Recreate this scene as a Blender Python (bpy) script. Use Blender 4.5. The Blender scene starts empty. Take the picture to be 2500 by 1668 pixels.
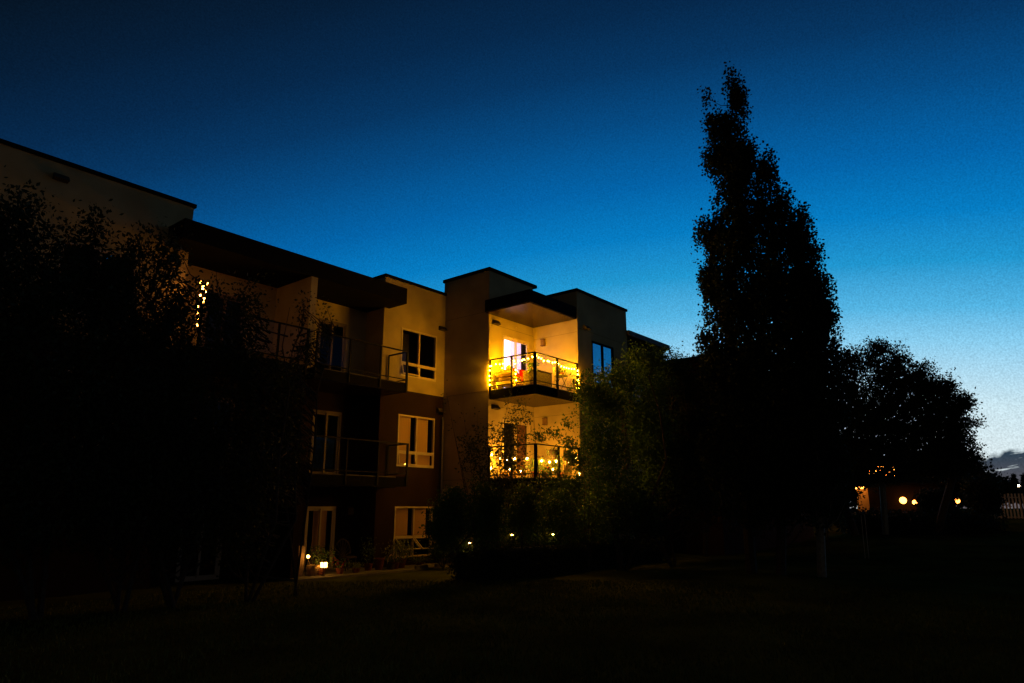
import bpy, math, random
import numpy as np
from mathutils import Vector, Matrix
R = math.radians
S = bpy.context.scene
COL = S.collection

# ------------------------------------------------------------------ camera
F, CX, CY, ZC = 1670.0, 1250.0, 834.0, 1.9          # focal and centre in photo pixels, eye height
PITCH = math.atan(406 / F); AZ = R(39.6)
fw = np.array([math.cos(AZ) * math.cos(PITCH), math.sin(AZ) * math.cos(PITCH), math.sin(PITCH)])
rt = np.array([math.sin(AZ), -math.cos(AZ), 0.0]); up = np.cross(rt, fw)
cam = bpy.data.cameras.new('camera'); camo = bpy.data.objects.new('camera', cam); COL.objects.link(camo)
cam.sensor_width = 36; cam.lens = F / 2500 * 36; cam.clip_end = 3000; cam.clip_start = 0.1
camo.location = (0, 0, ZC)
camo.rotation_euler = Matrix(((rt[0], up[0], -fw[0]), (rt[1], up[1], -fw[1]), (rt[2], up[2], -fw[2]))).to_euler()
S.camera = camo
def ray(x, y): return fw * F + rt * (x - CX) + up * (CY - y)
def at(x, y, r):                                    # photo pixel + ground distance -> point
    d = ray(x, y); return np.array([0, 0, ZC]) + d / math.hypot(d[0], d[1]) * r
def ony(x, y, Y):
    d = ray(x, y); return np.array([0, 0, ZC]) + d * (Y / d[1])
def onx(x, y, X):
    d = ray(x, y); return np.array([0, 0, ZC]) + d * (X / d[0])

# ------------------------------------------------------------------ world: dusk sky
def lin(c): return tuple(((v / 255) / 12.92 if v / 255 <= .04045 else ((v / 255 + .055) / 1.055) ** 2.4) for v in c)
W = bpy.data.worlds.new('World'); S.world = W; W.use_nodes = True
nt = W.node_tree; nt.nodes.clear()
def NN(t, nt_=None, **k):
    n = (nt_ or nt).nodes.new(t)
    for a, b in k.items(): setattr(n, a, b)
    return n
def M(op, a, b=None, c=None, clamp=False):
    n = nt.nodes.new('ShaderNodeMath'); n.operation = op; n.use_clamp = clamp
    for i, v in enumerate((a, b, c)):
        if v is None: continue
        if isinstance(v, (int, float)): n.inputs[i].default_value = v
        else: nt.links.new(v, n.inputs[i])
    return n.outputs[0]
tc = NN('ShaderNodeTexCoord'); sep = NN('ShaderNodeSeparateXYZ'); nt.links.new(tc.outputs['Generated'], sep.inputs[0])
el = M('MULTIPLY', M('ARCSINE', sep.outputs[2]), 57.2958)
az = M('MULTIPLY', M('ARCTAN2', sep.outputs[1], sep.outputs[0]), 57.2958)
da = M('SUBTRACT', az, 25.0)
kk = M('ADD', .0036, M('MULTIPLY', M('GREATER_THAN', da, 0.0), .0017))
ee = M('ADD', el, M('MULTIPLY', kk, M('MULTIPLY', da, da)))
fac = M('DIVIDE', ee, 60.0, clamp=True)
ramp = NN('ShaderNodeValToRGB'); nt.links.new(fac, ramp.inputs[0])
stops = [(0, (232, 236, 230)), (4, (222, 234, 237)), (8.3, (203, 230, 240)), (12.7, (138, 205, 238)), (15.2, (85, 180, 226)), (18.5, (33, 150, 207)),
         (22, (6, 124, 194)), (26, (3, 99, 168)), (31, (5, 73, 129)), (35, (6, 53, 97)), (39, (6, 40, 75)), (44, (6, 29, 54)), (49, (6, 21, 37)), (60, (6, 13, 21))]
cr = ramp.color_ramp
while len(cr.elements) < len(stops): cr.elements.new(.5)
for e, (p, c) in zip(cr.elements, stops):
    e.position = p / 60
for e, (p, c) in zip(cr.elements, stops): e.color = (*lin(c), 1)
# cloud bank low over the horizon
cx_ = NN('ShaderNodeCombineXYZ'); nt.links.new(M('MULTIPLY', az, .55), cx_.inputs[0]); nt.links.new(M('MULTIPLY', el, .25), cx_.inputs[1])
n1 = NN('ShaderNodeTexNoise'); n1.inputs['Scale'].default_value = 1.6; n1.inputs['Detail'].default_value = 3; nt.links.new(cx_.outputs[0], n1.inputs['Vector'])
top = M('ADD', M('SUBTRACT', 4.7, M('MULTIPLY', az, .22)), M('MULTIPLY', M('SUBTRACT', n1.outputs[0], .5), 1.3))
top = M('MINIMUM', top, 6.0)
cm = M('MULTIPLY', M('SUBTRACT', top, el), 3.5, clamp=True)
cx2 = NN('ShaderNodeCombineXYZ'); nt.links.new(M('MULTIPLY', az, .35), cx2.inputs[0]); nt.links.new(M('SUBTRACT', M('MULTIPLY', el, 2.4), M('MULTIPLY', az, -.35)), cx2.inputs[1])
n2 = NN('ShaderNodeTexNoise'); n2.inputs['Scale'].default_value = 1.15; n2.inputs['Detail'].default_value = 4; nt.links.new(cx2.outputs[0], n2.inputs['Vector'])
streak = M('MULTIPLY', M('SUBTRACT', n2.outputs[0], .56), 12, clamp=True)
ccol = NN('ShaderNodeMix', data_type='RGBA'); nt.links.new(M('DIVIDE', M('SUBTRACT', el, .6), 3.0, clamp=True), ccol.inputs[0])
ccol.inputs[6].default_value = (*lin((98, 92, 96)), 1); ccol.inputs[7].default_value = (*lin((44, 62, 78)), 1)
cmix = M('MULTIPLY', cm, M('SUBTRACT', 1.0, M('MULTIPLY', streak, .85)))
sk = NN('ShaderNodeMix', data_type='RGBA'); nt.links.new(cmix, sk.inputs[0]); nt.links.new(ramp.outputs[0], sk.inputs[6]); nt.links.new(ccol.outputs[2], sk.inputs[7])
# faint unevenness of the air
n3 = NN('ShaderNodeTexNoise'); n3.inputs['Scale'].default_value = 520; n3.inputs['Detail'].default_value = 1; nt.links.new(tc.outputs['Generated'], n3.inputs['Vector'])
un = NN('ShaderNodeMix', data_type='RGBA', blend_type='MULTIPLY'); un.inputs[0].default_value = 1
nt.links.new(sk.outputs[2], un.inputs[6])
gc = NN('ShaderNodeCombineColor'); gv = M('ADD', .68, M('MULTIPLY', n3.outputs[0], .64))
for i in range(3): nt.links.new(gv, gc.inputs[i])
nt.links.new(gc.outputs[0], un.inputs[7])
# warm glow added low in the sky behind the viewer to warm the facades
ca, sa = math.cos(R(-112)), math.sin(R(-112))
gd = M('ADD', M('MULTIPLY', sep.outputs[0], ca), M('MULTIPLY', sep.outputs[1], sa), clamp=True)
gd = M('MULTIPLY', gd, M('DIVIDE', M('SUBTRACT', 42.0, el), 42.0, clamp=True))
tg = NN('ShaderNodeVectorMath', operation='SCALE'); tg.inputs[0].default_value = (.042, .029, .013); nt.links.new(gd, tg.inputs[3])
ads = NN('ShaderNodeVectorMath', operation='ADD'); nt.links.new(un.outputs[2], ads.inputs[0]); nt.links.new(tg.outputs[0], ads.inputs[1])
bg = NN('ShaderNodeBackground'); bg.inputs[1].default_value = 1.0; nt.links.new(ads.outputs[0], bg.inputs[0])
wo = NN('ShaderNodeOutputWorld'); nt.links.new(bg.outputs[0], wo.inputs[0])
S.view_settings.view_transform = 'Standard'; S.view_settings.look = 'None'; S.view_settings.gamma = 1; S.view_settings.exposure = 0
S.cycles.max_bounces = 6; S.cycles.transparent_max_bounces = 24; S.cycles.diffuse_bounces = 4
S.cycles.sample_clamp_indirect = 3; S.cycles.use_denoising = True

# ------------------------------------------------------------------ materials
MATS = {}
def mat(name, col, rough=.8, spec=.3, metal=0, var=0, vscale=6, bump=0, bscale=60, emit=None, est=0, trans=0, slats=None):
    if name in MATS: return MATS[name]
    m = bpy.data.materials.new(name); m.use_nodes = True; t = m.node_tree; b = t.nodes['Principled BSDF']
    b.inputs['Base Color'].default_value = (*col, 1); b.inputs['Roughness'].default_value = rough
    b.inputs['Specular IOR Level'].default_value = spec; b.inputs['Metallic'].default_value = metal
    tcn = t.nodes.new('ShaderNodeTexCoord')
    if var:
        n = t.nodes.new('ShaderNodeTexNoise'); n.inputs['Scale'].default_value = vscale; n.inputs['Detail'].default_value = 5
        t.links.new(tcn.outputs['Object'], n.inputs['Vector'])
        r = t.nodes.new('ShaderNodeValToRGB'); r.color_ramp.elements[0].position = .3; r.color_ramp.elements[1].position = .7
        r.color_ramp.elements[0].color = (*[c * (1 - var) for c in col], 1); r.color_ramp.elements[1].color = (*[min(1, c * (1 + var)) for c in col], 1)
        t.links.new(n.outputs[0], r.inputs[0]); t.links.new(r.outputs[0], b.inputs['Base Color'])
    if bump or slats:
        h = t.nodes.new('ShaderNodeTexNoise'); h.inputs['Scale'].default_value = bscale; h.inputs['Detail'].default_value = 3
        t.links.new(tcn.outputs['Object'], h.inputs['Vector'])
        bp = t.nodes.new('ShaderNodeBump'); bp.inputs['Strength'].default_value = bump or .8; bp.inputs['Distance'].default_value = .01
        src = h.outputs[0]
        if slats:
            w = t.nodes.new('ShaderNodeTexWave'); w.bands_direction = slats[0]; w.inputs['Scale'].default_value = slats[1]; w.inputs['Distortion'].default_value = .15
            t.links.new(tcn.outputs['Object'], w.inputs['Vector']); src = w.outputs[1]
        t.links.new(src, bp.inputs['Height']); t.links.new(bp.outputs[0], b.inputs['Normal'])
    if emit: b.inputs['Emission Color'].default_value = (*emit, 1); b.inputs['Emission Strength'].default_value = est
    if trans:
        tr = t.nodes.new('ShaderNodeBsdfTranslucent'); tr.inputs[0].default_value = (*[c * 1.1 for c in col], 1)
        mx = t.nodes.new('ShaderNodeMixShader'); mx.inputs[0].default_value = trans
        t.links.new(b.outputs[0], mx.inputs[1]); t.links.new(tr.outputs[0], mx.inputs[2]); t.links.new(mx.outputs[0], t.nodes['Material Output'].inputs[0])
    MATS[name] = m; return m
def glassmat(name, refl, tint=(1, 1, 1), rough=0.0):
    m = bpy.data.materials.new(name); m.use_nodes = True; t = m.node_tree; t.nodes.clear()
    tr = t.nodes.new('ShaderNodeBsdfTransparent'); tr.inputs[0].default_value = (*tint, 1)
    gl = t.nodes.new('ShaderNodeBsdfGlossy'); gl.inputs['Roughness'].default_value = rough
    fr = t.nodes.new('ShaderNodeLayerWeight'); fr.inputs[0].default_value = .35
    ad = t.nodes.new('ShaderNodeMath'); ad.operation = 'MULTIPLY_ADD'; ad.inputs[1].default_value = .10; ad.inputs[2].default_value = refl; ad.use_clamp = True
    t.links.new(fr.outputs[0], ad.inputs[0])
    mx = t.nodes.new('ShaderNodeMixShader'); o = t.nodes.new('ShaderNodeOutputMaterial')
    t.links.new(ad.outputs[0], mx.inputs[0]); t.links.new(tr.outputs[0], mx.inputs[1]); t.links.new(gl.outputs[0], mx.inputs[2]); t.links.new(mx.outputs[0], o.inputs[0])
    MATS[name] = m; return m
CREAM = mat('cream_stucco', (.40, .31, .145), .95, .08, var=.18, vscale=1.2, bump=.35, bscale=45)
BROWN = mat('brown_stucco', (.027, .0145, .009), .95, .1, var=.12, vscale=1.2, bump=.35, bscale=45)
BLACK = mat('black_metal', (.005, .004, .003), .6, .12)
FASC = mat('dark_fascia', (.006, .005, .004), .85, .06, var=.2, vscale=3)
SOFF = mat('slatted_soffit', (.006, .002, .0015), .25, .25, var=.25, vscale=5, slats=('X', 3.2), bump=.3)
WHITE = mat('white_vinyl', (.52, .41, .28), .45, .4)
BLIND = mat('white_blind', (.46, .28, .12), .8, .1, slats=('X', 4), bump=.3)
DARKIN = mat('dark_room', (.03, .025, .02), .9, .1)
CONC = mat('concrete', (.17, .15, .12), .9, .2, var=.2, vscale=4, bump=.3)
DECK = mat('deck_board', (.12, .10, .08), .7, .2, var=.15, vscale=5)
TRIM = mat('deck_trim', (.62, .55, .42), .6, .3)
BARK = mat('bark', (.06, .045, .032), .95, .1, var=.4, vscale=14, bump=.6)
PALEBARK = mat('pale_bark', (.22, .20, .15), .9, .1, var=.35, vscale=9, bump=.5)
LEAFD = mat('leaf_dark', (.022, .033, .014), .75, .15, var=.35, vscale=1.5, trans=.18)
LEAFG = mat('leaf_green', (.055, .115, .015), .6, .2, var=.4, vscale=1.3, trans=.15)
LEAFY = mat('leaf_olive', (.040, .050, .018), .7, .2, var=.35, vscale=1.3, trans=.25)
PLANT = mat('plant_leaf', (.10, .16, .035), .5, .3, var=.35, vscale=9, trans=.3)
GRASS = mat('lawn_green', (.055, .060, .012), 1.0, .0, var=.5, vscale=.6, bump=.8, bscale=20)
BLADE = mat('grass_blade', (.13, .14, .025), .9, .02, var=.4, vscale=.8)
GLASS = glassmat('window_glass', .025)
RAILG = glassmat('railing_glass', .02, (.97, .98, .96))
MIRG = glassmat('sky_reflecting_glass', .72, (.3, .33, .35))
BULB = mat('warm_bulb', (1, .8, .4), .3, .3, emit=(1, .43, .004), est=640)
BULB2 = mat('amber_bulb', (1, .7, .4), .3, .3, emit=(1, .43, .03), est=1350)
BULB3 = mat('small_amber_bulb', (1, .7, .4), .3, .3, emit=(1, .36, .05), est=46)
TERRA = mat('terracotta', (.17, .055, .025), .85, .2, var=.2)
WICK = mat('dark_wicker', (.07, .05, .035), .85, .2, var=.5, vscale=25, bump=.8, bscale=40)
WOOD = mat('light_wood', (.42, .30, .16), .6, .3, var=.25, vscale=6)
DWOOD = mat('dark_wood', (.10, .05, .028), .6, .3, var=.3, vscale=6)
BEIGE = mat('beige_fabric', (.22, .13, .05), .95, .1, var=.15, vscale=8)
ORANGE = mat('orange_fabric', (.42, .035, .006), .95, .1, var=.15, vscale=8)
REDF = mat('red_fabric', (.26, .003, .003), .95, .1, var=.25, vscale=12)
OLIVE = mat('olive_fabric', (.11, .11, .015), .95, .1, var=.15)

# ------------------------------------------------------------------ mesh helpers
class MB:
    def __init__(s): s.v = []; s.f = []
    def add(s, vs, fs):
        o = len(s.v); s.v += [tuple(map(float, q)) for q in vs]; s.f += [tuple(i + o for i in f) for f in fs]; return s
    def box(s, x0, x1, y0, y1, z0, z1, m=None):
        vs = [(x, y, z) for x in (x0, x1) for y in (y0, y1) for z in (z0, z1)]
        if m is not None: vs = [tuple(m @ Vector(q)) for q in vs]
        return s.add(vs, [(0, 1, 3, 2), (4, 6, 7, 5), (0, 4, 5, 1), (2, 3, 7, 6), (0, 2, 6, 4), (1, 5, 7, 3)])
    def tube(s, pts, r, n=6, cap=True):
        pts = [Vector(p) for p in pts]; rs = r if isinstance(r, (list, tuple)) else [r] * len(pts); o = len(s.v)
        for i, p in enumerate(pts):
            d = (pts[min(i + 1, len(pts) - 1)] - pts[max(i - 1, 0)]).normalized()
            a = d.cross(Vector((0, 0, 1)) if abs(d.z) < .9 else Vector((1, 0, 0))).normalized(); b = d.cross(a)
            for k in range(n):
                t = 2 * math.pi * k / n; s.v.append(tuple(p + (a * math.cos(t) + b * math.sin(t)) * rs[i]))
        for i in range(len(pts) - 1):
            for k in range(n):
                k2 = (k + 1) % n; s.f.append((o + i * n + k, o + i * n + k2, o + (i + 1) * n + k2, o + (i + 1) * n + k))
        if cap: s.f.append(tuple(o + k for k in range(n))[::-1]); s.f.append(tuple(o + (len(pts) - 1) * n + k for k in range(n)))
        return s
    def lathe(s, c, prof, n=14):                       # prof: (radius, z)
        o = len(s.v)
        for r, z in prof:
            for k in range(n):
                t = 2 * math.pi * k / n; s.v.append((c[0] + r * math.cos(t), c[1] + r * math.sin(t), c[2] + z))
        for i in range(len(prof) - 1):
            for k in range(n):
                k2 = (k + 1) % n; s.f.append((o + i * n + k, o + i * n + k2, o + (i + 1) * n + k2, o + (i + 1) * n + k))
        s.f.append(tuple(o + k for k in range(n))[::-1]); s.f.append(tuple(o + (len(prof) - 1) * n + k for k in range(n))); return s
    def ball(s, c, r, n=10, sz=1):
        return s.lathe(c, [(r * math.sin(math.pi * max(.02, min(.98, i / 6))), -r * sz * math.cos(math.pi * i / 6)) for i in range(7)], n)
    def build(s, name, m, parent=None, smooth=False, bevel=0):
        me = bpy.data.meshes.new(name); me.from_pydata(s.v, [], s.f); me.materials.append(m)
        o = bpy.data.objects.new(name, me); COL.objects.link(o)
        if smooth: me.polygons.foreach_set('use_smooth', [True] * len(me.polygons))
        if bevel:
            b = o.modifiers.new('bevel', 'BEVEL'); b.width = bevel; b.segments = 2; b.limit_method = 'ANGLE'
        if parent is not None:
            o.parent = parent; par_inv(o, parent)
        return o
def world_loc(o):
    p = Vector((0, 0, 0))
    while o is not None: p += o.location; o = o.parent
    return p
def par_inv(o, parent):                                # meshes are written in world coordinates
    w = world_loc(parent)
    if w.length > 0 and o.type == 'MESH': o.data.transform(Matrix.Translation(-w))
def tag(o, label=None, cat=None, group=None, kind=None):
    if label: o['label'] = label
    if cat: o['category'] = cat
    if group: o['group'] = group
    if kind: o['kind'] = kind
    return o
def thing(name, loc, label, cat, group=None):
    o = bpy.data.objects.new(name, None); COL.objects.link(o); o.location = tuple(map(float, loc)); o.empty_display_size = .2
    return tag(o, label, cat, group)

def leaf_arrays(P, size, rng, aspect=.7, droop=.3, jit=.35):
    n = len(P)
    d = rng.normal(size=(n, 3)); d[:, 2] -= droop; d /= np.linalg.norm(d, axis=1)[:, None]
    q = rng.normal(size=(n, 3)); w = np.cross(d, q); w /= np.linalg.norm(w, axis=1)[:, None] + 1e-9
    L = size * (1 + jit * rng.uniform(-1, 1, n))[:, None]
    nrm = np.cross(d, w)
    v = np.stack([P, P + d * L * .45 + w * L * aspect * .5 + nrm * L * .08, P + d * L, P + d * L * .45 - w * L * aspect * .5 + nrm * L * .08], 1).reshape(-1, 3)
    return v
def quads(name, v, m, parent=None):
    n = len(v) // 4; me = bpy.data.meshes.new(name)
    me.vertices.add(n * 4); me.vertices.foreach_set('co', v.astype(np.float32).ravel())
    me.loops.add(n * 4); me.loops.foreach_set('vertex_index', np.arange(n * 4, dtype=np.int32))
    me.polygons.add(n); me.polygons.foreach_set('loop_start', np.arange(0, n * 4, 4, dtype=np.int32)); me.polygons.foreach_set('loop_total', np.full(n, 4, dtype=np.int32))
    me.update(); me.validate(); me.materials.append(m)
    o = bpy.data.objects.new(name, me); COL.objects.link(o)
    if parent is not None: o.parent = parent; par_inv(o, parent)
    return o
def tree(kindname, base, lobes, n, size, label, cat, group=None, leafm=LEAFD, barkm=BARK, trunk_r=.12, seed=0, clump=.22, per=26, upward=0, spread=1.0, lean=None, aspect=.7, stems=1, twig_r=.012, shell=2.2, trunkpart='trunk', gaps=.12, maxtwig=.9, ntwig=260, sat=0):
    """lobes: (centre, rx, rz) in world units; leaves gather in clumps held by twigs that spring from the trunk"""
    rng = np.random.default_rng(seed); base = np.array(base, float)
    root = thing(kindname, base, label, cat, group)
    core = list(lobes)
    if sat:
        ex = []
        for (c, rx, rz) in lobes:
            for _ in range(sat):
                d = rng.normal(size=3); d[2] = d[2] * .7 + (.5 if upward else .15); d /= np.linalg.norm(d); f = rng.uniform(.14, .30)
                ex.append((np.array(c) + d * np.array([rx, rx, rz]) * rng.uniform(.92, 1.12), max(.12, rx * f), max(.15, (rz * .6 if upward else rx) * f * 1.2)))
        lobes = list(lobes) + ex
    vol = np.array([l[1] * l[2] for l in lobes]); pr_ = vol / vol.sum()
    nc = max(4, n // per); C = []; 
    idx = rng.choice(len(lobes), nc, p=pr_)
    for i in idx:
        c, rx, rz = lobes[i]; d = rng.normal(size=3); d /= np.linalg.norm(d); r = rng.uniform(0, 1) ** (1 / shell)
        if rng.uniform() < gaps: r *= 1.16
        C.append(np.array(c) + d * r * np.array([rx, rx, rz]) * spread)
    C = np.array(C)
    cs = clump * rng.uniform(.6, 1.4, nc)
    who = rng.integers(0, nc, n)
    off = np.clip(rng.normal(size=(n, 3)), -1.5, 1.5) * cs[who][:, None]; off[:, 2] *= (1.6 if upward else .75)
    P = C[who] + off; P[:, 2] = np.maximum(P[:, 2], base[2] + .05)
    topz = max(l[0][2] + l[2] for l in lobes); tb = MB()
    tcx = np.array([l[0] for l in core]); o_ = np.argsort(tcx[:, 2])
    axes = []
    for s in range(stems):
        a = rng.uniform(0, 6.28); sp = 0 if stems == 1 else .25
        pts = [base + np.array([math.cos(a) * sp * .3, math.sin(a) * sp * .3, -.1])]
        tgt = tcx[o_].copy()
        if stems > 1: tgt[:, :2] = base[:2] + (tgt[:, :2] - base[:2]) * .45
        if stems > 1: tgt = tgt + rng.normal(size=(1, 3)) * np.array([sp * 2, sp * 2, 0])
        prevz = base[2] + .5
        for q in tgt:
            if q[2] > prevz: pts.append(q + rng.normal(size=3) * np.array([.05, .05, 0])); prevz = q[2] + .6
        k = len(pts); 
        tb.tube(pts, [trunk_r * (1 - .88 * (i / max(1, k - 1))) / (stems ** .5) for i in range(k)], 7)
        axes.append(np.array(pts))
    for c in C[rng.permutation(nc)[:min(nc, ntwig)]]:
        ax = axes[rng.integers(0, stems)]; zz = c[2] - (.9 if upward else .35) * np.linalg.norm(c[:2] - base[:2]) - .25
        zz = max(base[2] + .35, zz); j = np.searchsorted(ax[:, 2], zz); j = min(max(j, 1), len(ax) - 1)
        t = (zz - ax[j - 1, 2]) / max(1e-3, ax[j, 2] - ax[j - 1, 2]); p0 = ax[j - 1] + (ax[j] - ax[j - 1]) * min(1, max(0, t))
        ln = float(np.linalg.norm(c - p0)); p0 = c + (p0 - c) * min(1, maxtwig / max(ln, 1e-3))
        mid = p0 + (c - p0) * .55 + np.array([0, 0, -.06 if not upward else -.12]) + rng.normal(size=3) * .04
        tb.tube([p0, mid, c], [twig_r * 1.8, twig_r, twig_r * .4], 4, cap=False)
    tb.build(trunkpart, barkm, root)
    quads('crown', leaf_arrays(P, size, rng, aspect=aspect), leafm, root)
    return root
def lobesS(L, r):                                     # lobes measured on the photo at ground distance r
    out = []
    for (x, y, wx, hy) in L:
        c = at(x, y, r); dep = float((c - np.array([0, 0, ZC])) @ fw)
        out.append((c, wx * dep / F * 1.08, hy * dep / F * 1.03)) 
    return out
def lobesY(L, Y):
    out = []
    for (x, y, wx, hy) in L:
        c = ony(x, y, Y); dep = float((c - np.array([0, 0, ZC])) @ fw); out.append((c, wx * dep / F * .93, hy * dep / F))
    return out

# ------------------------------------------------------------------ ground
def H(x, y):
    r = math.hypot(x, y); a = math.degrees(math.atan2(y, x))
    h = .28 * math.exp(-(r / 5.0) ** 2)
    t = min(1, max(0, (r - 26) / 30)); t = t * t * (3 - 2 * t)
    w = min(1, max(0, (22 - a) / 10)); 
    return h + 1.22 * t * w
xs = sorted(set([-600, -300, -120, -60, -30] + list(np.arange(-10, 70, 1.0)) + [75, 85, 100, 130, 180, 300, 600, 1200]))
ys = sorted(set([-1200, -600, -300, -150, -80, -40, -20] + list(np.arange(-10, 24, 1.0)) + [26, 30, 40, 60, 100, 200, 500, 1200]))
rng = np.random.default_rng(3)
g = MB(); vs = [(x, y, H(x, y) + float(rng.normal()) * .012) for x in xs for y in ys]; ny = len(ys)
g.add(vs, [(i * ny + j, (i + 1) * ny + j, (i + 1) * ny + j + 1, i * ny + j + 1) for i in range(len(xs) - 1) for j in range(ny - 1)])
tag(g.build('lawn', GRASS, smooth=True), 'dark mown lawn sloping gently in front of the building', kind='structure')
# grass blades near the camera and along the patio
n = 70000; rr = 3.5 + 16 * rng.uniform(0, 1, n) ** 1.3; aa = np.radians(rng.uniform(0, 80, n))
gx, gy = rr * np.cos(aa), rr * np.sin(aa); ok = gy < 16.6; gx, gy = gx[ok], gy[ok]; n = len(gx)
gz = .28 * np.exp(-(rr[ok] / 5.0) ** 2)
hh = .05 * rng.uniform(.5, 1.5, n); th = rng.uniform(0, 6.28, n); bw = .004 + .0006 * rr[ok]
b0 = np.stack([gx - np.cos(th) * bw, gy - np.sin(th) * bw, gz - .01], 1); b1 = np.stack([gx + np.cos(th) * bw, gy + np.sin(th) * bw, gz - .01], 1)
tx = rng.normal(size=(n, 2)) * .02; t1 = np.stack([gx + tx[:, 0] + .001, gy + tx[:, 1], gz + hh], 1); t0 = t1 - np.array([.002, 0, 0])
tag(quads('grass', np.stack([b0, b1, t1, t0], 1).reshape(-1, 3), BLADE), 'short blades of grass over the dark lawn', 'grass', kind='stuff')
tag(MB().box(11.1, 17.6, 16.55, 18.75, -.12, .05).build('patio', CONC, bevel=.01), 'narrow concrete patio along the ground floor', kind='structure')

# ------------------------------------------------------------------ building
Z0 = -.3
B = thing('apartment_building', (12, 18, 0), 'three-storey flat-roofed apartment building of cream and brown stucco with black balconies', 'building')
def wall_y(x0, x1, z0, z1, y, holes, m, name='wall', dep=.16, back=True):
    """wall in the plane y facing -Y with real openings"""
    mb = MB(); X = sorted(set([x0, x1] + [v for h in holes for v in (h[0], h[1])])); Z = sorted(set([z0, z1] + [v for h in holes for v in (h[2], h[3])]))
    for a, b in zip(X[:-1], X[1:]):
        for c, d in zip(Z[:-1], Z[1:]):
            if any(h[0] <= a and b <= h[1] and h[2] <= c and d <= h[3] for h in holes): continue
            mb.add([(a, y, c), (b, y, c), (b, y, d), (a, y, d)], [(0, 1, 2, 3)])
            mb.add([(a, y + dep, c), (b, y + dep, c), (b, y + dep, d), (a, y + dep, d)], [(3, 2, 1, 0)])
    for (a, b, c, d) in holes:
        mb.add([(a, y, c), (b, y, c), (b, y, d), (a, y, d), (a, y + dep, c), (b, y + dep, c), (b, y + dep, d), (a, y + dep, d)],
               [(0, 4, 5, 1), (1, 5, 6, 2), (2, 6, 7, 3), (3, 7, 4, 0)])
    mb.add([(x0, y, z0), (x1, y, z0), (x1, y, z1), (x0, y, z1), (x0, y + dep, z0), (x1, y + dep, z0), (x1, y + dep, z1), (x0, y + dep, z1)],
           [(1, 0, 4, 5), (2, 1, 5, 6), (3, 2, 6, 7), (0, 3, 7, 4)])
    return mb.build(name, m, B)
def wall_box(x0, x1, y0, y1, z0, z1, m, name='wall'): return MB().box(x0, x1, y0, y1, z0, z1).build(name, m, B)

def pane_y(x0, x1, z0, z1, y, g, parent, name='pane'):
    return MB().add([(x0, y, z0), (x1, y, z0), (x1, y, z1), (x0, y, z1)], [(0, 1, 2, 3)]).build(name, g, parent)
def frame_rect(mb, x0, x1, z0, z1, y0, y1, w, m=None):
    mb.box(x0, x1, y0, y1, z0, z0 + w, m); mb.box(x0, x1, y0, y1, z1 - w, z1, m)
    mb.box(x0, x0 + w, y0, y1, z0 + w, z1 - w, m); mb.box(x1 - w, x1, y0, y1, z0 + w, z1 - w, m)
def window(x0, x1, z0, z1, y, zt=None, opens=(0, 0), blinds=(), g=GLASS, label=None, fm=WHITE, room=DARKIN):
    mb = MB(); w = .055; ya, yb_ = y - .02, y + .07; xm = (x0 + x1) / 2
    frame_rect(mb, x0, x1, z0, z1, ya, yb_, w)
    lo = zt if zt else z0
    mb.box(xm - .03, xm + .03, ya + .003, yb_, z0 + w, z1 - w)
    if zt: mb.box(x0 + w, xm - .03, ya + .002, yb_, zt - .035, zt + .035); mb.box(xm + .03, x1 - w, ya + .002, yb_, zt - .035, zt + .035)
    win = mb.build('window', fm, B, bevel=.004)
    if label: win['label'] = label
    for a, b in ((x0 + w, xm - .03), (xm + .03, x1 - w)): pane_y(a, b, (zt + .035) if zt else z0 + w, z1 - w, y + .03, g, win)
    if zt:
        for (a, b), an in zip(((x0 + w, xm - .03), (xm + .03, x1 - w)), opens):
            h = zt - .035 - (z0 + w); T = Matrix.Translation((0, y, zt - .035)) @ Matrix.Rotation(R(-an), 4, 'X')
            sb = MB(); frame_rect(sb, a, b, -h, 0, -.02, .02, .035, T); s_ = sb.build('sash', fm, win)
            vs = [T @ Vector(q) for q in ((a + .03, 0, -h + .03), (b - .03, 0, -h + .03), (b - .03, 0, -.03), (a + .03, 0, -.03))]
            MB().add(vs, [(0, 1, 2, 3)]).build('pane', g, win)
    # dark room behind
    rb = MB(); ry = y + 1.2
    rb.add([(x0 - .3, ry, z0 - .2), (x1 + .3, ry, z0 - .2), (x1 + .3, ry, z1 + .2), (x0 - .3, ry, z1 + .2)], [(0, 1, 2, 3)]); rb.build('room_backing', room, win)
    for (a, b, c, d, m) in blinds:
        MB().box(a, b, y + .085, y + .10, c, d).build('blind', m, win)
    return win
def sliding_door(x0, x1, z0, z1, y, lit=None, label=None, fm=WHITE, blind=None, g=GLASS, split=.5):
    mb = MB(); w = .07; xm = x0 + (x1 - x0) * split
    frame_rect(mb, x0, x1, z0, z1, y - .02, y + .09, w)
    d = mb.build('patio_door', fm, B, bevel=.004)
    if label: d['label'] = label
    for (a, b, yy) in ((x0 + w, xm + .03, y + .05), (xm - .03, x1 - w, y + .012)):
        pb = MB(); frame_rect(pb, a, b, z0 + w, z1 - w, yy - .016, yy + .016, .06); pb.build('door_panel', fm, d)
        pane_y(a + .06, b - .06, z0 + w + .06, z1 - w - .06, yy, g, d)
    MB().box(x0 - .3, x1 + .3, y + 1.1, y + 1.15, z0, z1 + .3).build('room_backing', DARKIN, d)
    if blind:
        a, b, m = blind; MB().box(a, b, y + .12, y + .135, z0 + .05, z1 - .05).build('blind', m, d)
    return d
def cap(x0, x1, y0, y1, z, name='parapet_cap', h=.10, o=.05):
    return MB().box(x0 - o, x1 + o, y0 - o, y1 + o, z - h, z).build(name, FASC, B)

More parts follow.
